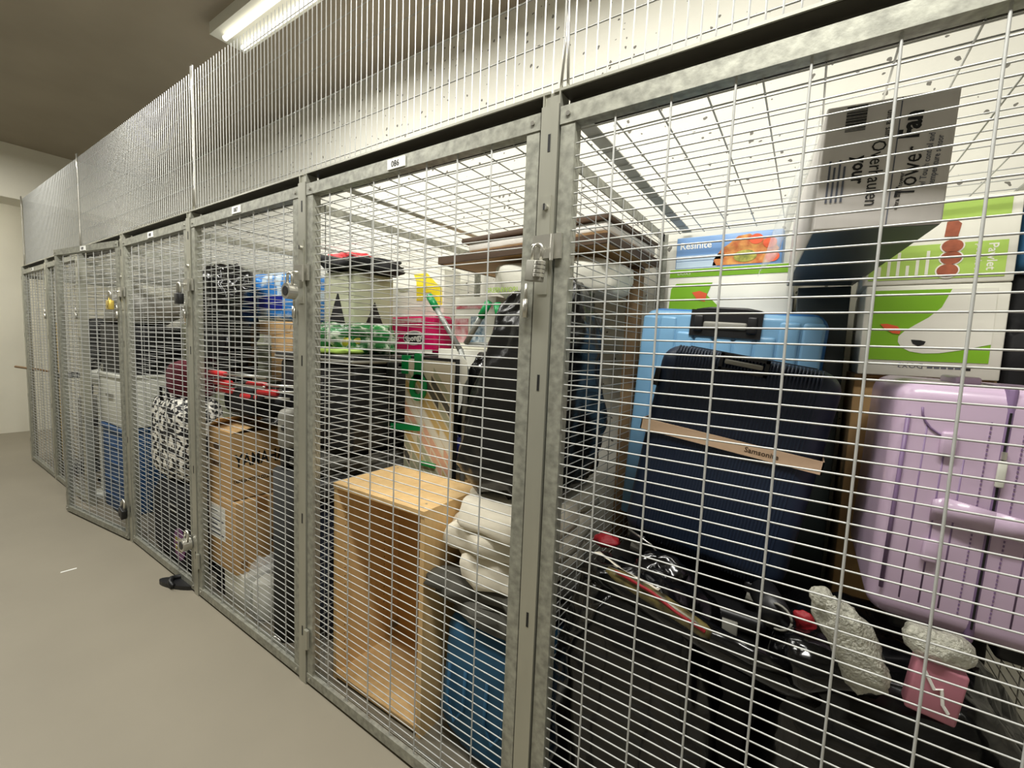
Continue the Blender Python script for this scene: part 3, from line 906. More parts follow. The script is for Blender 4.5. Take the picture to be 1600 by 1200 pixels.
# --- bin liners at the foot of the suitcase locker
t = thing('bin_liner', 'glossy black bin liner full and knotted against the mesh below the navy suitcase', 'bag', (0.225, 0.175, 0.0))
blob('sack', (0.40, 0.27, 0.70), M_BAG, t, (0, 0, 0), 3, 0.02, 6.0, 0.5, 64, 48, 0.12)
blob('knot', (0.10, 0.08, 0.10), M_BAG, t, (0.03, 0.02, 0.66), 5, 0.018, 16, 0.8, 24, 16)
t = thing('bin_liner', 'glossy black bin liner slumped beneath the lilac suitcase', 'bag', (0.66, 0.30, 0.0))
blob('sack', (0.46, 0.46, 0.70), M_BAG, t, (0.03, 0.0, 0), 8, 0.02, 6.0, 0.5, 64, 44, 0.10)
blob('sack_ear', (0.12, 0.10, 0.07), M_BAG, t, (-0.06, -0.16, 0.66), 9, 0.02, 14, 0.7, 24, 16)
t = thing('rolled_umbrella', 'red and olive printed umbrella in a shiny black sleeve on the bin liners', 'umbrella', (0, 0, 0))
MB().tube([(0.165, 0.105, 0.742), (0.20, 0.100, 0.737), (0.30, 0.085, 0.722), (0.385, 0.075, 0.700), (0.40, 0.073, 0.695)], [0.010, 0.017, 0.018, 0.015, 0.010], 14).build('canopy', M_OLIVE, t, True)
MB().tube([(0.19, 0.086, 0.757), (0.28, 0.072, 0.744), (0.33, 0.069, 0.722), (0.39, 0.060, 0.708)], 0.0035, 8).build('red_edging', M_CRIM, t, True)
MB().tube([(0.10, 0.135, 0.715), (0.17, 0.115, 0.722), (0.30, 0.098, 0.700), (0.42, 0.088, 0.675), (0.52, 0.09, 0.655), (0.58, 0.10, 0.63)], [0.02, 0.030, 0.030, 0.030, 0.026, 0.012], 16).build('black_sleeve', M_BAG, t, True)
MB().tube([(0.40, 0.072, 0.699), (0.47, 0.072, 0.690), (0.53, 0.080, 0.682)], [0.017, 0.020, 0.014], 12).build('grip', M_BAG, t, True)
t = thing('vacuum_hose_end', 'black tube end with a pale rim lying on the bin liners below the navy suitcase', 'tube', (0.505, 0.185, 0.722))
MB().tube([(0, 0, 0), (-0.03, 0.10, -0.005)], 0.030, 22).build('tube', M_BLKPL, t, True)
b = MB()
b.tube([(0.027 * cos(2 * pi * k / 20), -0.001 - 0.008 * cos(2 * pi * k / 20), 0.027 * sin(2 * pi * k / 20)) for k in range(21)], 0.0025, 6)
b.build('rim', M_GPL, t, True)
o = blob('red_ribbon', (0.038, 0.02, 0.045), M_CRIM, None, (0.557, 0.20, 0.695), 33, 0.014, 30, 0.9, 26, 18)
tag(o, 'crumpled red ribbon beside the pale rimmed tube end', 'ribbon')
o = blob('red_pouch', (0.07, 0.05, 0.030), M_CRIM, None, (0.082, 0.315, 0.700), 31, 0.012, 26, 0.9, 26, 18)
tag(o, 'small red pouch wedged between the light blue suitcase and the black bag', 'pouch')
b = MB()
for k in range(9):
    u_ = k / 8
    b.v += [(0.115 + 0.17 * u_, 0.16 - 0.05 * u_ + 0.02, 0.745 - 0.01 * sin(3 * u_) - 0.012 * u_), (0.115 + 0.17 * u_, 0.15 - 0.05 * u_ - 0.006, 0.757 - 0.018 * u_ + 0.004 * sin(9 * u_))]
for k in range(8):
    b.f.append((2 * k, 2 * k + 1, 2 * k + 3, 2 * k + 2))
o = b.build('paper_strip', M_CREAM, None, True)
sm = o.modifiers.new('thick', 'SOLIDIFY'); sm.thickness = 0.002
tag(o, 'torn cream paper strip lying on the glossy black bin liner', 'paper')
t = thing('bubble_wrapped_parcel', 'spindle shaped parcel in bubble wrap leaning on the mesh below the lilac suitcase', 'parcel', (0.655, 0.092, 0.70), (0.1, -0.52, 0))
blob('wrap', (0.066, 0.060, 0.155), M_BUBBLE, t, (0, 0, 0.0), 41, 0.010, 22, 0.8, 36, 28)
blob('wrap_end', (0.034, 0.03, 0.035), M_BUBBLE, t, (-0.004, 0, 0.145), 42, 0.008, 30, 0.8, 18, 12)
o = blob('bubble_wrap_wad', (0.075, 0.05, 0.046), M_BUBBLE, None, (0.722, 0.092, 0.782), 43, 0.009, 24, 0.8, 30, 20)
tag(o, 'small wad of bubble wrap resting on the dusty pink bag', 'bubble wrap')
t = thing('gift_bag', 'dusty pink paper bag with white scribbled print under the bubble wrap wad', 'bag', (0.722, 0.09, 0.695), (0, 0.1, 0))
rbox('body', (0.062, 0.035, 0.088), M_PINKB, t, (0, 0, 0), 0.004, 2)
MB().tube([(-0.02, -0.0185, 0.075), (-0.004, -0.0185, 0.05), (0.004, -0.0185, 0.055), (0.010, -0.0185, 0.03), (0.018, -0.0185, 0.02)], 0.0025, 6).build('scribble_print', M_WHITE, t)
o = blob('suit_bag', (0.038, 0.27, 1.46), M_BLKCLOTH, None, (0.915, 0.77, 0.0), 44, 0.004, 8, 0.35, 40, 40)
tag(o, 'black cloth garment bag standing between the duck boxes and partition', 'bag')
o = blob('cushion', (0.04, 0.24, 0.20), M_TEAL, None, (0.914, 0.77, 1.465), 45, 0.004, 12, 0.5, 30, 20)
tag(o, 'blue cushion squeezed in above the black garment bag', 'cushion')

# ============================================================ locker 086 (-0.91 < x < 0)
# --- pine cabinet, open towards the aisle
t = thing('pine_cabinet', 'tall pine veneer cabinet without a door, drilled for shelf pegs', 'cabinet', (-0.634, 0.225, 0.0), (0, 0, 0.02))
CW, CD, CH, TH = 0.445, 0.30, 0.748, 0.018
for sx_ in (-1, 1):
    p_ = MB().box(sx_ * CW / 2 - (TH if sx_ > 0 else 0), sx_ * CW / 2 + (TH if sx_ < 0 else 0), -CD / 2, CD / 2, 0, CH - TH).build('side_panel', M_PINE, t)
    for q in range(18):
        for yy in (-0.115, 0.07):
            xx = sx_ * (CW / 2 - TH)
            MB().rod((xx - sx_ * 0.0004, yy, 0.10 + q * 0.032), (xx + sx_ * 0.002, yy, 0.10 + q * 0.032), 0.0026, 6, True).build('peg_hole', M_DARKWOOD, p_)
MB().box(-CW / 2, CW / 2, -CD / 2 - 0.003, CD / 2, CH - TH, CH).build('top_panel', M_PINE, t)
MB().box(-CW / 2 + TH, CW / 2 - TH, -CD / 2, CD / 2 - 0.006, 0.012, 0.012 + TH).build('bottom_panel', M_PINE, t)
MB().box(-CW / 2 + TH, CW / 2 - TH, CD / 2 - 0.008, CD / 2 - 0.003, 0.012 + TH, CH - TH).build('back_panel', M_PINED, t)
for xx, yy in ((-0.17, -0.13), (0.18, -0.10), (-0.19, 0.12)):
    MB().rod((xx, yy, CH - 0.001), (xx, yy, CH + 0.0006), 0.004, 8, True).build('cam_screw', M_GPL, t)
rbox('corner_bracket', (0.012, 0.03, 0.02), M_GPL, t, (-CW / 2 + TH + 0.006, CD / 2 - 0.03, 0.06), 0.001, 1)

# --- black refuse bag, large
t = thing('refuse_bag', 'big matte black refuse bag bulging against the partition beside the pine cabinet', 'bag', (-0.232, 0.36, 0.80))
blob('sack', (0.43, 0.46, 0.64), M_BAG2, t, (0, 0, 0), 12, 0.026, 6.0, 0.55, 90, 70, 0.42, 0.6, (0.085, 0.0))
blob('gathered_neck', (0.15, 0.13, 0.09), M_BAG2, t, (0.09, 0.03, 0.57), 13, 0.02, 14, 0.7, 30, 20)
# --- cream quilt, folded in layers
t = thing('folded_quilt', 'cream quilted bedding folded below the big black refuse bag', 'quilt', (-0.225, 0.345, 0.545))
for q, (sx_, sy_, sz_, ox, oy, oz, sd) in enumerate(((0.345, 0.44, 0.10, 0.0, 0.0, 0.0, 21), (0.335, 0.43, 0.095, 0.004, 0.005, 0.085, 22), (0.315, 0.43, 0.095, 0.008, 0.0, 0.165, 23))):
    blob('fold', (sx_, sy_, sz_), M_CREAM, t, (ox, oy, oz), sd, 0.013, 4.5, 0.5, 60, 22, 0.04)
# --- grey blanket and teal bag
t = thing('grey_blanket', 'dark grey knitted blanket pressed between the cream quilt and teal bag', 'blanket', (-0.215, 0.33, 0.435))
blob('fold', (0.37, 0.44, 0.075), M_GREYCL, t, (0.0, 0, 0.0), 24, 0.010, 10, 0.5, 48, 18)
blob('fold', (0.35, 0.42, 0.065), M_GREYCL, t, (0.01, 0, 0.062), 25, 0.010, 10, 0.5, 48, 18)
t = thing('shopping_bag', 'teal blue woven bag stuffed full on the floor beside the pine cabinet', 'bag', (-0.205, 0.31, 0.0))
blob('sack', (0.36, 0.42, 0.44), M_TEAL, t, (0, 0, 0), 26, 0.012, 6, 0.45, 48, 32, 0.0)
for sx_ in (-0.07, 0.07):
    MB().tube([(sx_ - 0.03, -0.213, 0.30), (sx_ - 0.032, -0.222, 0.18), (sx_, -0.225, 0.13), (sx_ + 0.032, -0.222, 0.18), (sx_ + 0.03, -0.213, 0.30)], 0.006, 6).build('handle', M_TEAL, t, True)

# --- ironing board on end behind the cabinet
t = thing('ironing_board', 'ironing board stood on end with pastel striped cover and green fittings', 'ironing board', (-0.752, 0.43, 0.0), (0, 0.006, 0))
BW, BH = 0.272, 1.20
MB().box(-BW / 2, BW / 2, 0.0, 0.022, 0.0, BH).build('board', M_BLKPL, t)
cv = MB().box(-BW / 2 + 0.004, BW / 2 - 0.003, -0.010, 0.0, 0.01, BH - 0.012).build('cover', M_PATT, t)
rn = random.Random(7)
cols_ = [M_PEACH, M_SAGE, M_SAND, M_OFFW, M_GREYCL, M_PEACH, M_SAND, M_SAGE]
XL, XR = -BW / 2 + 0.006, BW / 2 - 0.005
for q in range(21):
    c0 = 0.44 + q * 0.048
    wd = 0.036
    cuts = sorted([XL, XR] + [rn.uniform(XL + 0.03, XR - 0.03) for _ in range(2)])
    for k in range(3):
        xa_, xb_ = cuts[k], cuts[k + 1] - 0.004
        za, zb = c0 - 1.15 * xa_, c0 - 1.15 * xb_
        if xb_ - xa_ < 0.02 or za + wd > BH - 0.02 or zb < 0.2:
            continue
        sheet('stripe_print', [(xa_, za), (xb_, zb), (xb_, zb + wd), (xa_, za + wd)], cols_[(q * 3 + k * 5) % 8], FR(0, -0.0100, 0), t, 0.0004)
b = MB()
MG = FR(0, -0.014, 0)
n_ = 28
for q in range(n_):
    a0, a1 = 2 * pi * q / n_, 2 * pi * (q + 1) / n_
    ro, ri = (0.047, 0.055), (0.024, 0.029)
    quad = [(-0.048 + ro[0] * cos(a0), 1.075 + ro[1] * sin(a0)), (-0.048 + ro[0] * cos(a1), 1.075 + ro[1] * sin(a1)),
            (-0.048 + ri[0] * cos(a1), 1.075 + ri[1] * sin(a1)), (-0.048 + ri[0] * cos(a0), 1.075 + ri[1] * sin(a0))]
    b.prism(quad, 0.010, MG)
b.prism([(-0.074, 1.11), (-0.022, 1.11), (-0.032, 1.16), (-0.030, 1.205), (-0.040, 1.215), (-0.062, 1.215), (-0.070, 1.205), (-0.066, 1.16)], 0.010, MG)
b.build('hanging_loop', M_EMER, t)
MB().box(-BW / 2 - 0.018, -BW / 2 + 0.02, -0.014, 0.01, BH - 0.075, BH + 0.002).build('corner_cap', M_EMER, t)
MB().box(-BW / 2 - 0.004, 0.045, -0.020, -0.011, 0.895, 0.920, Matrix.Rotation(-0.09, 4, 'Y')).build('strap', M_EMER, t)
MB().box(-0.03, 0.055, -0.018, -0.008, 0.755, 0.772).build('clip', M_EMER, t)
for (p0, p1, cap) in (((-0.036, 0.04, 1.425), (0.121, 0.04, 1.235), True), ((0.228, 0.05, 1.395), (0.140, 0.05, 1.262), True), ((0.285, 0.06, 1.385), (0.318, 0.06, 1.262), True)):
    lg = MB()
    p0v, p1v = Vector(p0), Vector(p1)
    lg.rod(p0, p1, 0.011, 10, True)
    o = lg.build('leg_tube', M_TUBE, t, True)
    dd = (p0v - p1v).normalized()
    MB().rod(p0v - dd * 0.035, p0v + dd * 0.035, 0.0145, 10, True).build('foot_cap', M_EMER, o, True)
MB().tube([(0.121, 0.04, 1.238), (0.150, 0.045, 1.16), (0.150, 0.045, 0.9), (0.148, 0.045, 0.02)], 0.011, 10).build('leg_tube', M_TUBE, t, True)
MB().tube([(0.140, 0.055, 1.260), (0.318, 0.06, 1.262)], 0.009, 8).build('cross_tube', M_TUBE, t, True)

# --- things between the ironing board and the refuse bag
t, w, d, h = carton('moving_box', 'plain brown carton under the white pail with blue rim', -0.73, -0.585, 0.475, 0.610, 0.0, 0.705)
t = thing('pail', 'white plastic pail with royal blue rim behind the pine cabinet', 'pail', (-0.650, 0.545, 0.706))
MB().tube([(0, 0, 0), (0, 0, 0.09)], [0.056, 0.064], 24).build('body', M_WPL, t, True)
MB().tube([(0, 0, 0.086), (0, 0, 0.150)], [0.0675, 0.0675], 24).build('rim_band', M_DKBLUE, t, True)
MB().tube([(0.067 * cos(a), -0.067 * abs(sin(a)) - 0.004, 0.10 - 0.035 * sin(a)) for a in [pi * q / 10 for q in range(11)]], 0.004, 6).build('bail_handle', M_WPL, t, True)
t = thing('bin_bag', 'small crinkled black bag hung between the ironing board and big refuse bag', 'bag', (-0.585, 0.555, 0.875))
blob('sack', (0.17, 0.16, 0.33), M_BAG, t, (0, 0, 0), 51, 0.016, 11, 0.6, 44, 32, 0.25, 0.6, (0.04, 0))
sheet('white_tag', [(-0.03, 0.25), (0.012, 0.20), (0.035, 0.235), (0.03, 0.30), (0.0, 0.325), (-0.035, 0.315)], M_OFFW, FR(-0.025, -0.092, 0.015), t, 0.002)
t, w, d, h = carton('white_carton', 'white storage carton behind the ironing board', -0.885, -0.62, 0.62, 0.92, 0.0, 1.235, M_OFFW)
t, w, d, h = carton('laundry_box', 'pale box with red and speckled blue print on the white carton', -0.880, -0.640, 0.72, 0.90, 1.237, 1.475, M_OFFW, tape=False)
Mf = FR(-w / 2, -d / 2 - 0.0004, 0)
sheet('red_print', rect(0.005, 0.085, 0.03, 0.14), M_RUST, Mf, t)
sheet('blue_print', rect(0.10, 0.185, 0.03, 0.15), M_BWPAT, Mf, t)
sheet('rust_line', rect(0.01, 0.22, 0.185, 0.200), M_RUST, Mf, t)
MS_ = SD(w / 2 + 0.0004, -d / 2, 0)
sheet('blue_print', rect(0.01, 0.12, 0.03, 0.15), M_BWPAT, MS_, t)

# --- cream case and boards laid on top
t = thing('soft_case', 'cream padded case with grey lettering under the brown boards', 'case', (-0.275, 0.62, 1.435))
blob('padding', (0.50, 0.26, 0.135), M_OFFW, t, (0, 0, 0.0), 61, 0.008, 7, 0.5, 48, 22)
text('lettering', 'GREENWORL', 0.018, M_LGREEN, FR(-0.235, -0.148, 0.02), t, bold=0.0005)
t = thing('tabletop', 'brown wooden tabletop with rounded dark edge lying across locker 086', 'tabletop', (-0.380, 0.70, 1.585), (0, -0.012, -0.05))
rbox('panel', (0.735, 0.46, 0.026), M_BROWNWOOD, t, (0, 0, 0), 0.003, 2)
MB().box(-0.37, 0.37, -0.238, -0.228, -0.001, 0.029).build('edge_band', M_DARKWOOD, t)
MB().box(-0.377, -0.366, -0.236, 0.23, -0.001, 0.029).build('edge_band', M_DARKWOOD, t)
MB().box(0.366, 0.373, -0.236, 0.23, -0.001, 0.029).build('edge_band', M_DARKWOOD, t)
t = thing('shelf_board', 'thin dark board with white foam sheet beneath it on the brown tabletop', 'board', (-0.325, 0.70, 1.622), (0, -0.02, -0.05))
rbox('board', (0.62, 0.46, 0.018), M_DARKWOOD, t, (0, 0, 0.036), 0.002, 2)
rbox('foam_sheet', (0.585, 0.44, 0.032), M_FOAM, t, (0.01, 0.0, 0.003), 0.006, 2)
t = thing('timber_post', 'weathered square timber post upright at the partition behind the refuse bag', 'post', (-0.048, 0.80, 0.0), (0, 0.0, 0.05))
rbox('timber', (0.052, 0.05, 1.565), M_WOODPOST, t, (0, 0, 0), 0.004, 2)
rbox('end_plate', (0.054, 0.052, 0.012), M_DARKWOOD, t, (0, 0, 1.566), 0.002, 2)

# ============================================================ locker 087 (-1.83 < x < -0.92)
t, w, d, h = carton('motor_carton', 'upper brown carton with open flaps and bold black maker name', -1.818, -1.584, 0.050, 0.285, 0.506, 0.815, flaps=True)
Ms = SD(w / 2 + 0.0005, -d / 2, 0)
text('lettering', 'YAMAHA', 0.060, M_BLACK, Ms @ Matrix.Translation((0.012, 0.155, 0)), t, sx=0.66, bold=0.0018)
text('lettering', 'YAMAHA MOTOR CO.,LTD', 0.017, M_BLACK, Ms @ Matrix.Translation((0.004, 0.080, 0)), t, sx=0.62, bold=0.0006)
Mf = FR(-w / 2, -d / 2 - 0.0005, 0)
sheet('hand_hole', ell(0.085, 0.235, 0.032, 0.016), M_DARKWOOD, Mf, t)
text('lettering', 'YAMAHA', 0.030, M_DARKWOOD, Mf @ Matrix.Translation((0.02, 0.14, 0)), t, sx=0.62, bold=0.002)
t, w, d, h = carton('motor_carton', 'lower brown carton with a white printed label on its front', -1.820, -1.546, 0.045, 0.280, 0.170, 0.505)
Mf = FR(-w / 2, -d / 2 - 0.0005, 0)
lb = sheet('white_label', rect(0.03, 0.175, 0.13, 0.285), M_WHITE, Mf, t)
for q in range(6):
    sheet('small_print', rect(0.042, 0.16 - 0.03 * (q % 3), 0.148 + 0.022 * q, 0.155 + 0.022 * q), M_GREYINK, Mf @ Matrix.Translation((0, 0, 0.0013)), lb, 0.0004)
Ms = SD(w / 2 + 0.0005, -d / 2, 0)
sheet('hand_hole', ell(0.17, 0.12, 0.020, 0.014), M_DARKWOOD, Ms, t)
sheet('ink_mark', rect(0.02, 0.05, 0.02, 0.06), M_CARDD, Ms, t, 0.0005)
t, w, d, h = carton('parts_box', 'low off-white carton on the floor beneath the lettered cartons', -1.700, -1.500, 0.060, 0.280, 0.0, 0.168, M_OFFW, tape=False)
sheet('side_print', rect(-0.09, 0.0, 0.03, 0.10), M_SAGE, SD(w / 2 + 0.0004, 0, 0), t)
o = rbox('tool_case', (0.105, 0.20, 0.166), M_BLKPL, None, (-1.765, 0.17, 0.0), 0.008, 3)
tag(o, 'black tool case on the floor under the lower lettered carton', 'case')
t = thing('plastic_bag', 'clear plastic bag holding a white box on the locker 087 floor', 'bag', (-1.405, 0.110, 0.0))
rbox('white_box', (0.10, 0.09, 0.17), M_OFFW, t, (0, 0.01, 0.004), 0.004, 2, Matrix.Rotation(0.5, 4, 'Z'))
blob('film', (0.19, 0.15, 0.27), M_CLEAR, t, (0, 0, 0), 71, 0.012, 13, 0.65, 36, 26, 0.25)
o = blob('foil_scrap', (0.06, 0.035, 0.018), M_STEEL, None, (-1.22, 0.06, 0.0), 72, 0.008, 40, 0.8, 20, 12)
tag(o, 'crumpled silver foil scrap on the locker 087 floor', 'foil')
t = thing('floor_mat', 'rolled dark grey mat standing beside the cartons in locker 087', 'mat', (-1.215, 0.125, 0.0))
MB().tube([(0, 0, 0), (0, 0, 0.72)], 0.075, 22).build('roll', M_DGREY, t, True)
MB().tube([(0, -0.0005, 0.71), (0, -0.0005, 0.722)], 0.045, 18).build('roll_core', M_BLKCLOTH, t)
t = thing('spray_gun', 'grey plastic tool with rounded head above the lettered cartons', 'tool', (-1.235, 0.125, 0.722))
rbox('head', (0.075, 0.09, 0.17), M_GPL, t, (0, 0, 0.075), 0.03, 4)
rbox('grip', (0.055, 0.07, 0.085), M_BLKPL, t, (0, 0, 0), 0.015, 3)
MB().rod((0.02, -0.046, 0.17), (0.02, -0.036, 0.17), 0.011, 12, True).build('button', M_BLKPL, t)
# navy bag, grey clothes and black bin along the partition
t = thing('duffel_bag', 'navy cloth duffel bag standing on the floor along the partition of locker 087', 'bag', (-1.085, 0.47, 0.0))
blob('sack', (0.26, 0.62, 0.60), M_NAVYCL, t, (0, 0, 0), 81, 0.012, 6, 0.4, 48, 32)
MB().tube([(0.09, -0.31, 0.50), (0.11, -0.32, 0.40), (0.02, -0.325, 0.36), (-0.06, -0.32, 0.42)], 0.012, 8).build('strap', M_NAVYCL, t, True)
for q, (lab, zz, sd, mm) in enumerate((('charcoal folded jacket on the navy duffel bag', 0.605, 82, M_DGREY), ('crumpled grey jacket under the black storage bin', 0.690, 83, M_GREYCL))):
    t = thing('jacket', lab, 'jacket', (-1.125, 0.47, zz))
    blob('body', (0.34, 0.60, 0.085), mm, t, (0, 0, 0), sd, 0.018, 9, 0.55, 56, 20)
    blob('sleeve', (0.10, 0.36, 0.045), mm, t, (0.10, -0.06, 0.040), sd + 5, 0.012, 12, 0.6, 32, 16)
t = thing('storage_bin', 'black plastic storage bin with rimmed lid in locker 087', 'storage bin', (-1.225, 0.55, 0.80))
rbox('body', (0.54, 0.66, 0.36), M_BLKPL, t, (0, 0, 0), 0.02, 3)
rbox('lid', (0.57, 0.69, 0.035), M_BLKPL, t, (0, 0, 0.358), 0.010, 3)
rbox('lid_rim', (0.575, 0.695, 0.012), M_GPL, t, (0, 0, 0.366), 0.004, 2)
for yy in (-0.15, 0.12):
    rbox('clip', (0.01, 0.06, 0.07), M_BLKPL, t, (0.288, yy, 0.30), 0.003, 2)
t = thing('cardboard_support', 'plain brown carton carrying the black bin in locker 087', 'box', (-1.37, 0.60, 0.0))
rbox('body', (0.22, 0.46, 0.798), M_CARD, t, (0, 0, 0), 0.003, 2)
MB().box(-0.024, 0.024, -0.2306, 0.2306, 0.72, 0.7985).build('tape', M_TAPE, t)
# on the bin
t = thing('produce_bag', 'crumpled green printed plastic bag on the black bin', 'bag', (-1.18, 0.36, 1.196))
blob('film', (0.36, 0.26, 0.125), M_GRNBAG, t, (0, 0, 0), 91, 0.018, 12, 0.6, 48, 26)
blob('leaf_print', (0.10, 0.07, 0.04), M_LEMON, t, (0.12, -0.09, 0.035), 92, 0.006, 22, 0.7, 20, 12)
blob('base_fold', (0.30, 0.10, 0.030), M_LGREEN, t, (0.03, -0.10, 0.0), 93, 0.006, 20, 0.6, 28, 12)
t = thing('paper_towel_pack', 'magenta plastic pack of rolls with white lettering on the black bin', 'pack', (-1.158, 0.748, 1.203), (0, -0.03, 0.0))
rbox('film', (0.39, 0.13, 0.185), M_PINK, t, (0, 0, 0), 0.02, 4)
Mf = FR(-0.195, -0.0655, 0)
sheet('white_band', rect(0.02, 0.37, 0.002, 0.018), M_OFFW, Mf, t)
sheet('oval_print', ell(0.245, 0.075, 0.075, 0.036, 24, 0.0), M_OFFW, Mf, t)
sheet('oval_print', ell(0.245, 0.075, 0.070, 0.031, 24, 0.0), M_BLACK, Mf @ Matrix.Translation((0, 0, 0.0012)), t)
text('lettering', 'Spongy', 0.030, M_OFFW, Mf @ Matrix.Translation((0.245, 0.061, 0.0025)) @ Matrix.Rotation(0.12, 4, 'Z'), t, align='CENTER', bold=0.001)
text('lettering', '20', 0.036, M_OFFW, Mf @ Matrix.Translation((0.135, 0.098, 0.0003)) @ Matrix.Rotation(pi, 4, 'Z'), t, bold=0.001)
sheet('pale_blocks', rect(0.07, 0.30, 0.150, 0.172), M_RUST, Mf, t)
t, w, d, h = carton('cereal_box', 'white box with a plain yellow patch behind the magenta pack', -1.465, -1.045, 0.82, 0.945, 1.197, 1.640, M_OFFW, tape=False)
Mf = FR(-w / 2, -d / 2 - 0.0004, 0)
sheet('yellow_patch', [(0.20, h - 0.02), (0.30, h - 0.02), (0.36, h - 0.07), (0.405, h - 0.10), (0.41, h - 0.19), (0.35, h - 0.185), (0.33, h - 0.12), (0.28, h - 0.12), (0.27, h - 0.16), (0.225, h - 0.16), (0.22, h - 0.06)], M_YELL, Mf, t)
sheet('grey_mark', ell(0.12, h - 0.10, 0.04, 0.012), M_SAGE, Mf, t)
t = thing('tote_box', 'pale grey fabric box with black triangle print in locker 087', 'box', (-1.385, 0.565, 1.197), (0, 0, 0.0))
rbox('body', (0.24, 0.24, 0.385), M_SAGE, t, (0, 0, 0), 0.012, 3)
Ms = SD(0.1206, -0.12, 0)
sheet('triangle_print', [(0.03, 0.06), (0.21, 0.06), (0.12, 0.25)], M_BLACK, Ms, t)
sheet('triangle_print', [(0.02, 0.08), (0.12, 0.29), (0.20, 0.08)], M_BLACK, FR(-0.12, -0.1206, 0), t)
t = thing('rain_jacket', 'black jacket with red lining on top of the grey fabric box', 'jacket', (-1.365, 0.565, 1.584))
blob('body', (0.30, 0.28, 0.07), M_BLKCLOTH, t, (0, 0, 0), 94, 0.014, 11, 0.6, 40, 20)
blob('lining', (0.20, 0.20, 0.05), M_RED, t, (-0.06, 0.0, 0.045), 95, 0.012, 14, 0.6, 30, 16)

# ============================================================ locker 088 (-2.74 < x < -1.84)
t = thing('refuse_bag', 'black refuse bag filling the floor of the floral bag locker', 'bag', (-2.18, 0.60, 0.0))
blob('sack', (0.54, 0.50, 0.94), M_BAG, t, (0, 0, 0), 101, 0.022, 5, 0.5, 56, 48, 0.05)
t = thing('refuse_bag', 'tall black refuse bag piled high beside the blue pack', 'bag', (-2.30, 0.33, 0.985))
blob('sack', (0.44, 0.27, 0.66), M_BAG, t, (0, 0, 0), 102, 0.022, 6, 0.6, 60, 48, 0.22, 0.5)
blob('gathered_neck', (0.14, 0.12, 0.06), M_BAG, t, (0.02, 0.02, 0.60), 103, 0.016, 14, 0.7, 24, 16)
t, w, d, h = carton('moving_box', 'brown carton with torn flaps under the blue plastic pack', -2.115, -1.885, 0.50, 0.84, 1.0, 1.345, flaps=False)
sheet('torn_flap', [(-0.34, 0.275), (-0.11, 0.265), (0.09, 0.285), (0.11, 0.335), (-0.10, 0.345), (-0.35, 0.345)], M_CARD, FR(0, -d / 2 - 0.001, 0), t)
t = thing('tissue_pack', 'shiny blue plastic pack of tissue rolls on the torn carton', 'pack', (-2.13, 0.70, 1.352), (0, 0.02, 0.0))
rbox('film', (0.50, 0.40, 0.28), M_BLUEPK, t, (0, 0, 0), 0.04, 4)
blob('film_end', (0.12, 0.12, 0.08), M_BLUEPK, t, (-0.16, -0.16, 0.16), 104, 0.012, 16, 0.7, 24, 16)
MB().box(-0.12, 0.14, -0.202, -0.199, 0.06, 0.14).build('dark_print', M_DKBLUE, t)
t = thing('fleece', 'black fleece bundled on the flaps of the upper lettered carton', 'fleece', (-1.645, 0.20, 0.885))
blob('body', (0.34, 0.19, 0.10), M_BLKCLOTH, t, (0, 0, 0), 120, 0.012, 12, 0.55, 40, 20)
blob('sleeve', (0.26, 0.09, 0.07), M_BLKCLOTH, t, (0.08, -0.06, 0.06), 121, 0.010, 12, 0.6, 32, 16)
for q, (x0, x1, yy, zz, dz) in enumerate(((-1.812, -1.36, 0.060, 1.075, 0.010), (-1.790, -1.40, 0.075, 1.035, 0.004), (-1.54, -1.22, 0.105, 1.042, 0.014), (-1.455, -1.20, 0.11, 1.016, 0.018), (-1.585, -1.25, 0.10, 0.985, 0.018), (-1.80, -1.42, 0.09, 0.998, 0.004))):
    t = thing('clamp_rod', 'thin steel rod with a red end sleeve lying on the black fleece', 'rod', (x0, yy, zz), group='red tipped steel rods')
    MB().rod((0, 0, 0), (x1 - x0, 0.03, dz), 0.0055, 8, True).build('shaft', M_STEEL, t, True)
    MB().rod((-0.002, 0, 0), (0.125, 0.009, dz * 0.3), 0.014, 12, True).build('end_sleeve', M_RED, t, True)
t = thing('floral_bag', 'black and white floral printed bag pressed against the mesh', 'bag', (-2.385, 0.165, 0.44))
blob('sack', (0.44, 0.24, 0.46), M_FLORAL, t, (0, 0, 0), 105, 0.010, 7, 0.4, 48, 36, 0.04)
MB().tube([(-0.06, -0.10, 0.44), (-0.03, -0.11, 0.52), (0.04, -0.11, 0.52), (0.07, -0.10, 0.44)], 0.007, 8).build('handle', M_BLKCLOTH, t, True)
t = thing('rucksack', 'black rucksack with buckles and a purple and yellow badge on the floor', 'bag', (-2.28, 0.155, 0.0))
blob('sack', (0.60, 0.25, 0.44), M_BLKCLOTH, t, (0, 0, 0), 106, 0.012, 7, 0.4, 48, 32)
sheet('badge', ell(0.165, 0.16, 0.07, 0.085), M_PUR, FR(0, -0.131, 0), t, 0.003)
text('lettering', 'your', 0.030, M_LEMON, FR(0.118, -0.135, 0.172), t, bold=0.001)
text('lettering', 'EAT', 0.036, M_LEMON, FR(0.118, -0.135, 0.118), t, bold=0.001)
b = MB()
b.box(0.05, 0.15, -0.140, -0.136, 0.355, 0.362); b.box(0.05, 0.15, -0.140, -0.136, 0.325, 0.332); b.box(0.05, 0.057, -0.14, -0.136, 0.325, 0.362)
b.build('buckle', M_STEEL, t)
o = blob('wine_red_cloth', (0.22, 0.20, 0.20), M_DRED, None, (-2.33, 0.17, 0.905), 107, 0.014, 9, 0.5, 30, 22)
tag(o, 'dark wine red cloth bundle lying on the floral bag', 'cloth')
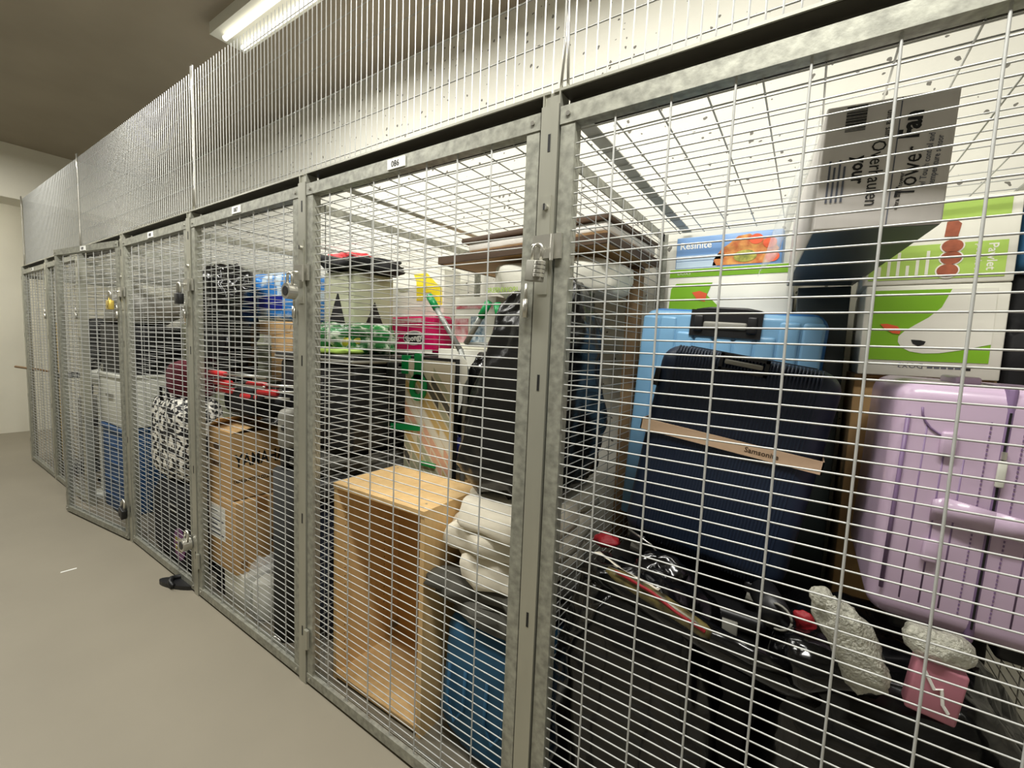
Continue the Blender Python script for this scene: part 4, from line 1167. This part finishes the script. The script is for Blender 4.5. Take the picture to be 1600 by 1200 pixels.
t, w, d, h = carton('plywood_box', 'greenish grey carton seen beside the black bags behind the floral bag', -2.72, -2.49, 0.45, 0.80, 0.0, 1.20, M_SAGE, tape=False)

# ============================================================ locker 089 (ajar door)
t = thing('crate', 'blue plastic crate on the floor behind the ajar door', 'crate', (-3.40, 0.24, 0.0))
rbox('body', (0.44, 0.32, 0.58), M_BBIN, t, (0, 0, 0), 0.015, 3)
rbox('rim', (0.465, 0.345, 0.03), M_BBIN, t, (0, 0, 0.575), 0.006, 2)
for q in range(4):
    MB().box(-0.18, 0.18, -0.166, -0.158, 0.10 + q * 0.12, 0.115 + q * 0.12).build('rib', M_BBIN, t)
t = thing('drawer_box', 'white plastic drawer box on top of the blue crate', 'storage box', (-3.40, 0.25, 0.607))
rbox('body', (0.48, 0.34, 0.34), M_WPL, t, (0, 0, 0), 0.012, 3)
rbox('lid', (0.50, 0.36, 0.022), M_WPL, t, (0, 0, 0.335), 0.006, 2)
MB().box(-0.06, 0.06, -0.183, -0.168, 0.20, 0.225).build('handle', M_GPL, t)
t = thing('amp_case', 'black box with corner guards on the white drawer box', 'case', (-3.40, 0.26, 0.966))
rbox('body', (0.46, 0.34, 0.33), M_BLKPL, t, (0, 0, 0), 0.012, 3)
rbox('corner_guard', (0.05, 0.05, 0.05), M_GPL, t, (0.21, -0.15, 0.0), 0.006, 2)
rbox('corner_guard', (0.05, 0.05, 0.05), M_GPL, t, (-0.21, -0.15, 0.0), 0.006, 2)
t = thing('plastic_bag', 'grey translucent bag bundle heaped on the black box', 'bag', (-3.38, 0.27, 1.298))
blob('film', (0.44, 0.32, 0.20), M_GPL, t, (0, 0, 0), 111, 0.02, 9, 0.55, 40, 24)
blob('film_fold', (0.26, 0.20, 0.10), M_BUBBLE, t, (0.05, 0.02, 0.17), 112, 0.014, 13, 0.6, 30, 18)
t, w, d, h = carton('moving_box', 'tall greenish grey carton in the ajar locker', -3.12, -2.80, 0.40, 0.80, 0.0, 1.315, M_SAGE, tape=True)
t, w, d, h = carton('moving_box', 'small brown carton on the tall greenish grey carton', -3.12, -2.82, 0.42, 0.70, 1.317, 1.465)
o = blob('bubble_wrap_bundle', (0.36, 0.30, 0.16), M_BUBBLE, None, (-2.97, 0.56, 1.467), 113, 0.016, 10, 0.55, 36, 22)
tag(o, 'pale bubble wrap bundle on the small brown carton', 'bubble wrap')

# ============================================================ lockers 090 and 091
t = thing('office_chair', 'black padded office chair in the locker past the ajar door', 'chair', (-4.10, 0.36, 0.0))
rbox('backrest', (0.36, 0.07, 0.42), M_BLKCLOTH, t, (0, -0.17, 0.92), 0.06, 4)
rbox('seat', (0.40, 0.38, 0.08), M_BLKCLOTH, t, (0, 0.0, 0.46), 0.03, 4)
MB().rod((0, 0, 0.06), (0, 0, 0.47), 0.022, 12, True).build('column', M_STEEL, t)
MB().rod((0, -0.13, 0.50), (0, -0.15, 0.95), 0.016, 10, True).build('back_bar', M_BLKPL, t)
for q in range(5):
    a = 2 * pi * q / 5 + 0.3
    l_ = MB().rod((0, 0, 0.075), (0.20 * cos(a), 0.20 * sin(a), 0.055), 0.014, 8, True).build('leg', M_BLKPL, t)
    MB().rod((0.20 * cos(a) - 0.012, 0.20 * sin(a), 0.026), (0.20 * cos(a) + 0.012, 0.20 * sin(a), 0.026), 0.026, 12, True).build('caster', M_BLKPL, l_)
t = thing('pedestal_fan', 'white pedestal fan folded in the locker past the ajar door', 'fan', (-3.86, 0.13, 0.0))
MB().tube([(0, 0, 0), (0, 0, 0.03)], 0.10, 22).build('base', M_WPL, t, True)
MB().rod((0, 0, 0.03), (0, 0, 0.78), 0.016, 10, True).build('pole', M_WPL, t)
MB().tube([(0, 0.05, 0.90), (0, -0.05, 0.90)], [0.08, 0.05], 18).build('motor', M_WPL, t, True)
b = MB()
for q in range(24):
    a = 2 * pi * q / 24
    b.tube([(0.03 * cos(a), -0.095, 0.90 + 0.03 * sin(a)), (0.12 * cos(a), -0.085, 0.90 + 0.12 * sin(a)), (0.145 * cos(a), -0.03, 0.90 + 0.145 * sin(a))], 0.0015, 4)
stuff(b.build('guard', M_WPL, t))
o = rbox('plywood_sheet', (0.34, 0.02, 1.30), M_SAND, None, (-5.10, 0.12, 0.0), 0.003, 2)
tag(o, 'light brown plywood panel upright in the endmost locker', 'panel')
t = thing('broom', 'brown broom handle poking through the mesh of the endmost locker', 'broom', (-5.30, 0.10, 0.86))
MB().rod((-0.30, -0.16, 0.02), (0.25, 0.10, -0.02), 0.011, 8, True).build('handle', M_WOODPOST, t, True)
rbox('head', (0.10, 0.24, 0.05), M_BLKPL, t, (0.30, 0.12, -0.05), 0.01, 2)
t = thing('vacuum_cleaner', 'dark upright vacuum cleaner in the endmost locker', 'vacuum cleaner', (-4.76, 0.22, 0.0))
rbox('floor_head', (0.28, 0.24, 0.09), M_BLKPL, t, (0, -0.02, 0), 0.03, 4)
rbox('body', (0.16, 0.14, 0.60), M_GPL, t, (0, 0.04, 0.08), 0.05, 4)
MB().tube([(0, 0.05, 0.66), (0, 0.07, 1.02), (0, 0.03, 1.08), (0, -0.01, 1.05)], 0.014, 10).build('handle', M_BLKPL, t, True)

# ============================================================ on the aisle floor
t = thing('flip_flop', 'black rubber sandal sticking out under the floral bag locker door', 'sandal', (-1.985, -0.012, 0.0), (0, 0, radians(28)))
sole = [(-0.095 + 0.0, 0.0)]
out = []
for q in range(24):
    a = 2 * pi * q / 24
    out.append((0.125 * cos(a), (0.042 + 0.008 * cos(a)) * sin(a)))
MB().prism(out, 0.020, Matrix.Translation((0, 0, 0))).build('sole', M_BLKPL, t)
b = MB()
b.tube([(-0.01, -0.045, 0.018), (-0.04, -0.03, 0.026), (-0.06, 0.0, 0.030), (-0.04, 0.03, 0.026), (-0.01, 0.045, 0.018)], 0.012, 8)
b.build('strap', M_BLKPL, t, True)
b = MB()
b.prism([(-0.03, -0.004), (0.03, -0.006), (0.032, 0.004), (-0.028, 0.006)], 0.0012, Matrix.Translation((-2.585, -0.308, 0.0005)) @ Matrix.Rotation(1.55, 4, 'Z'))
o = b.build('paper_slip', M_WHITE)
tag(o, 'narrow white paper slip lying on the bare aisle floor', 'paper')
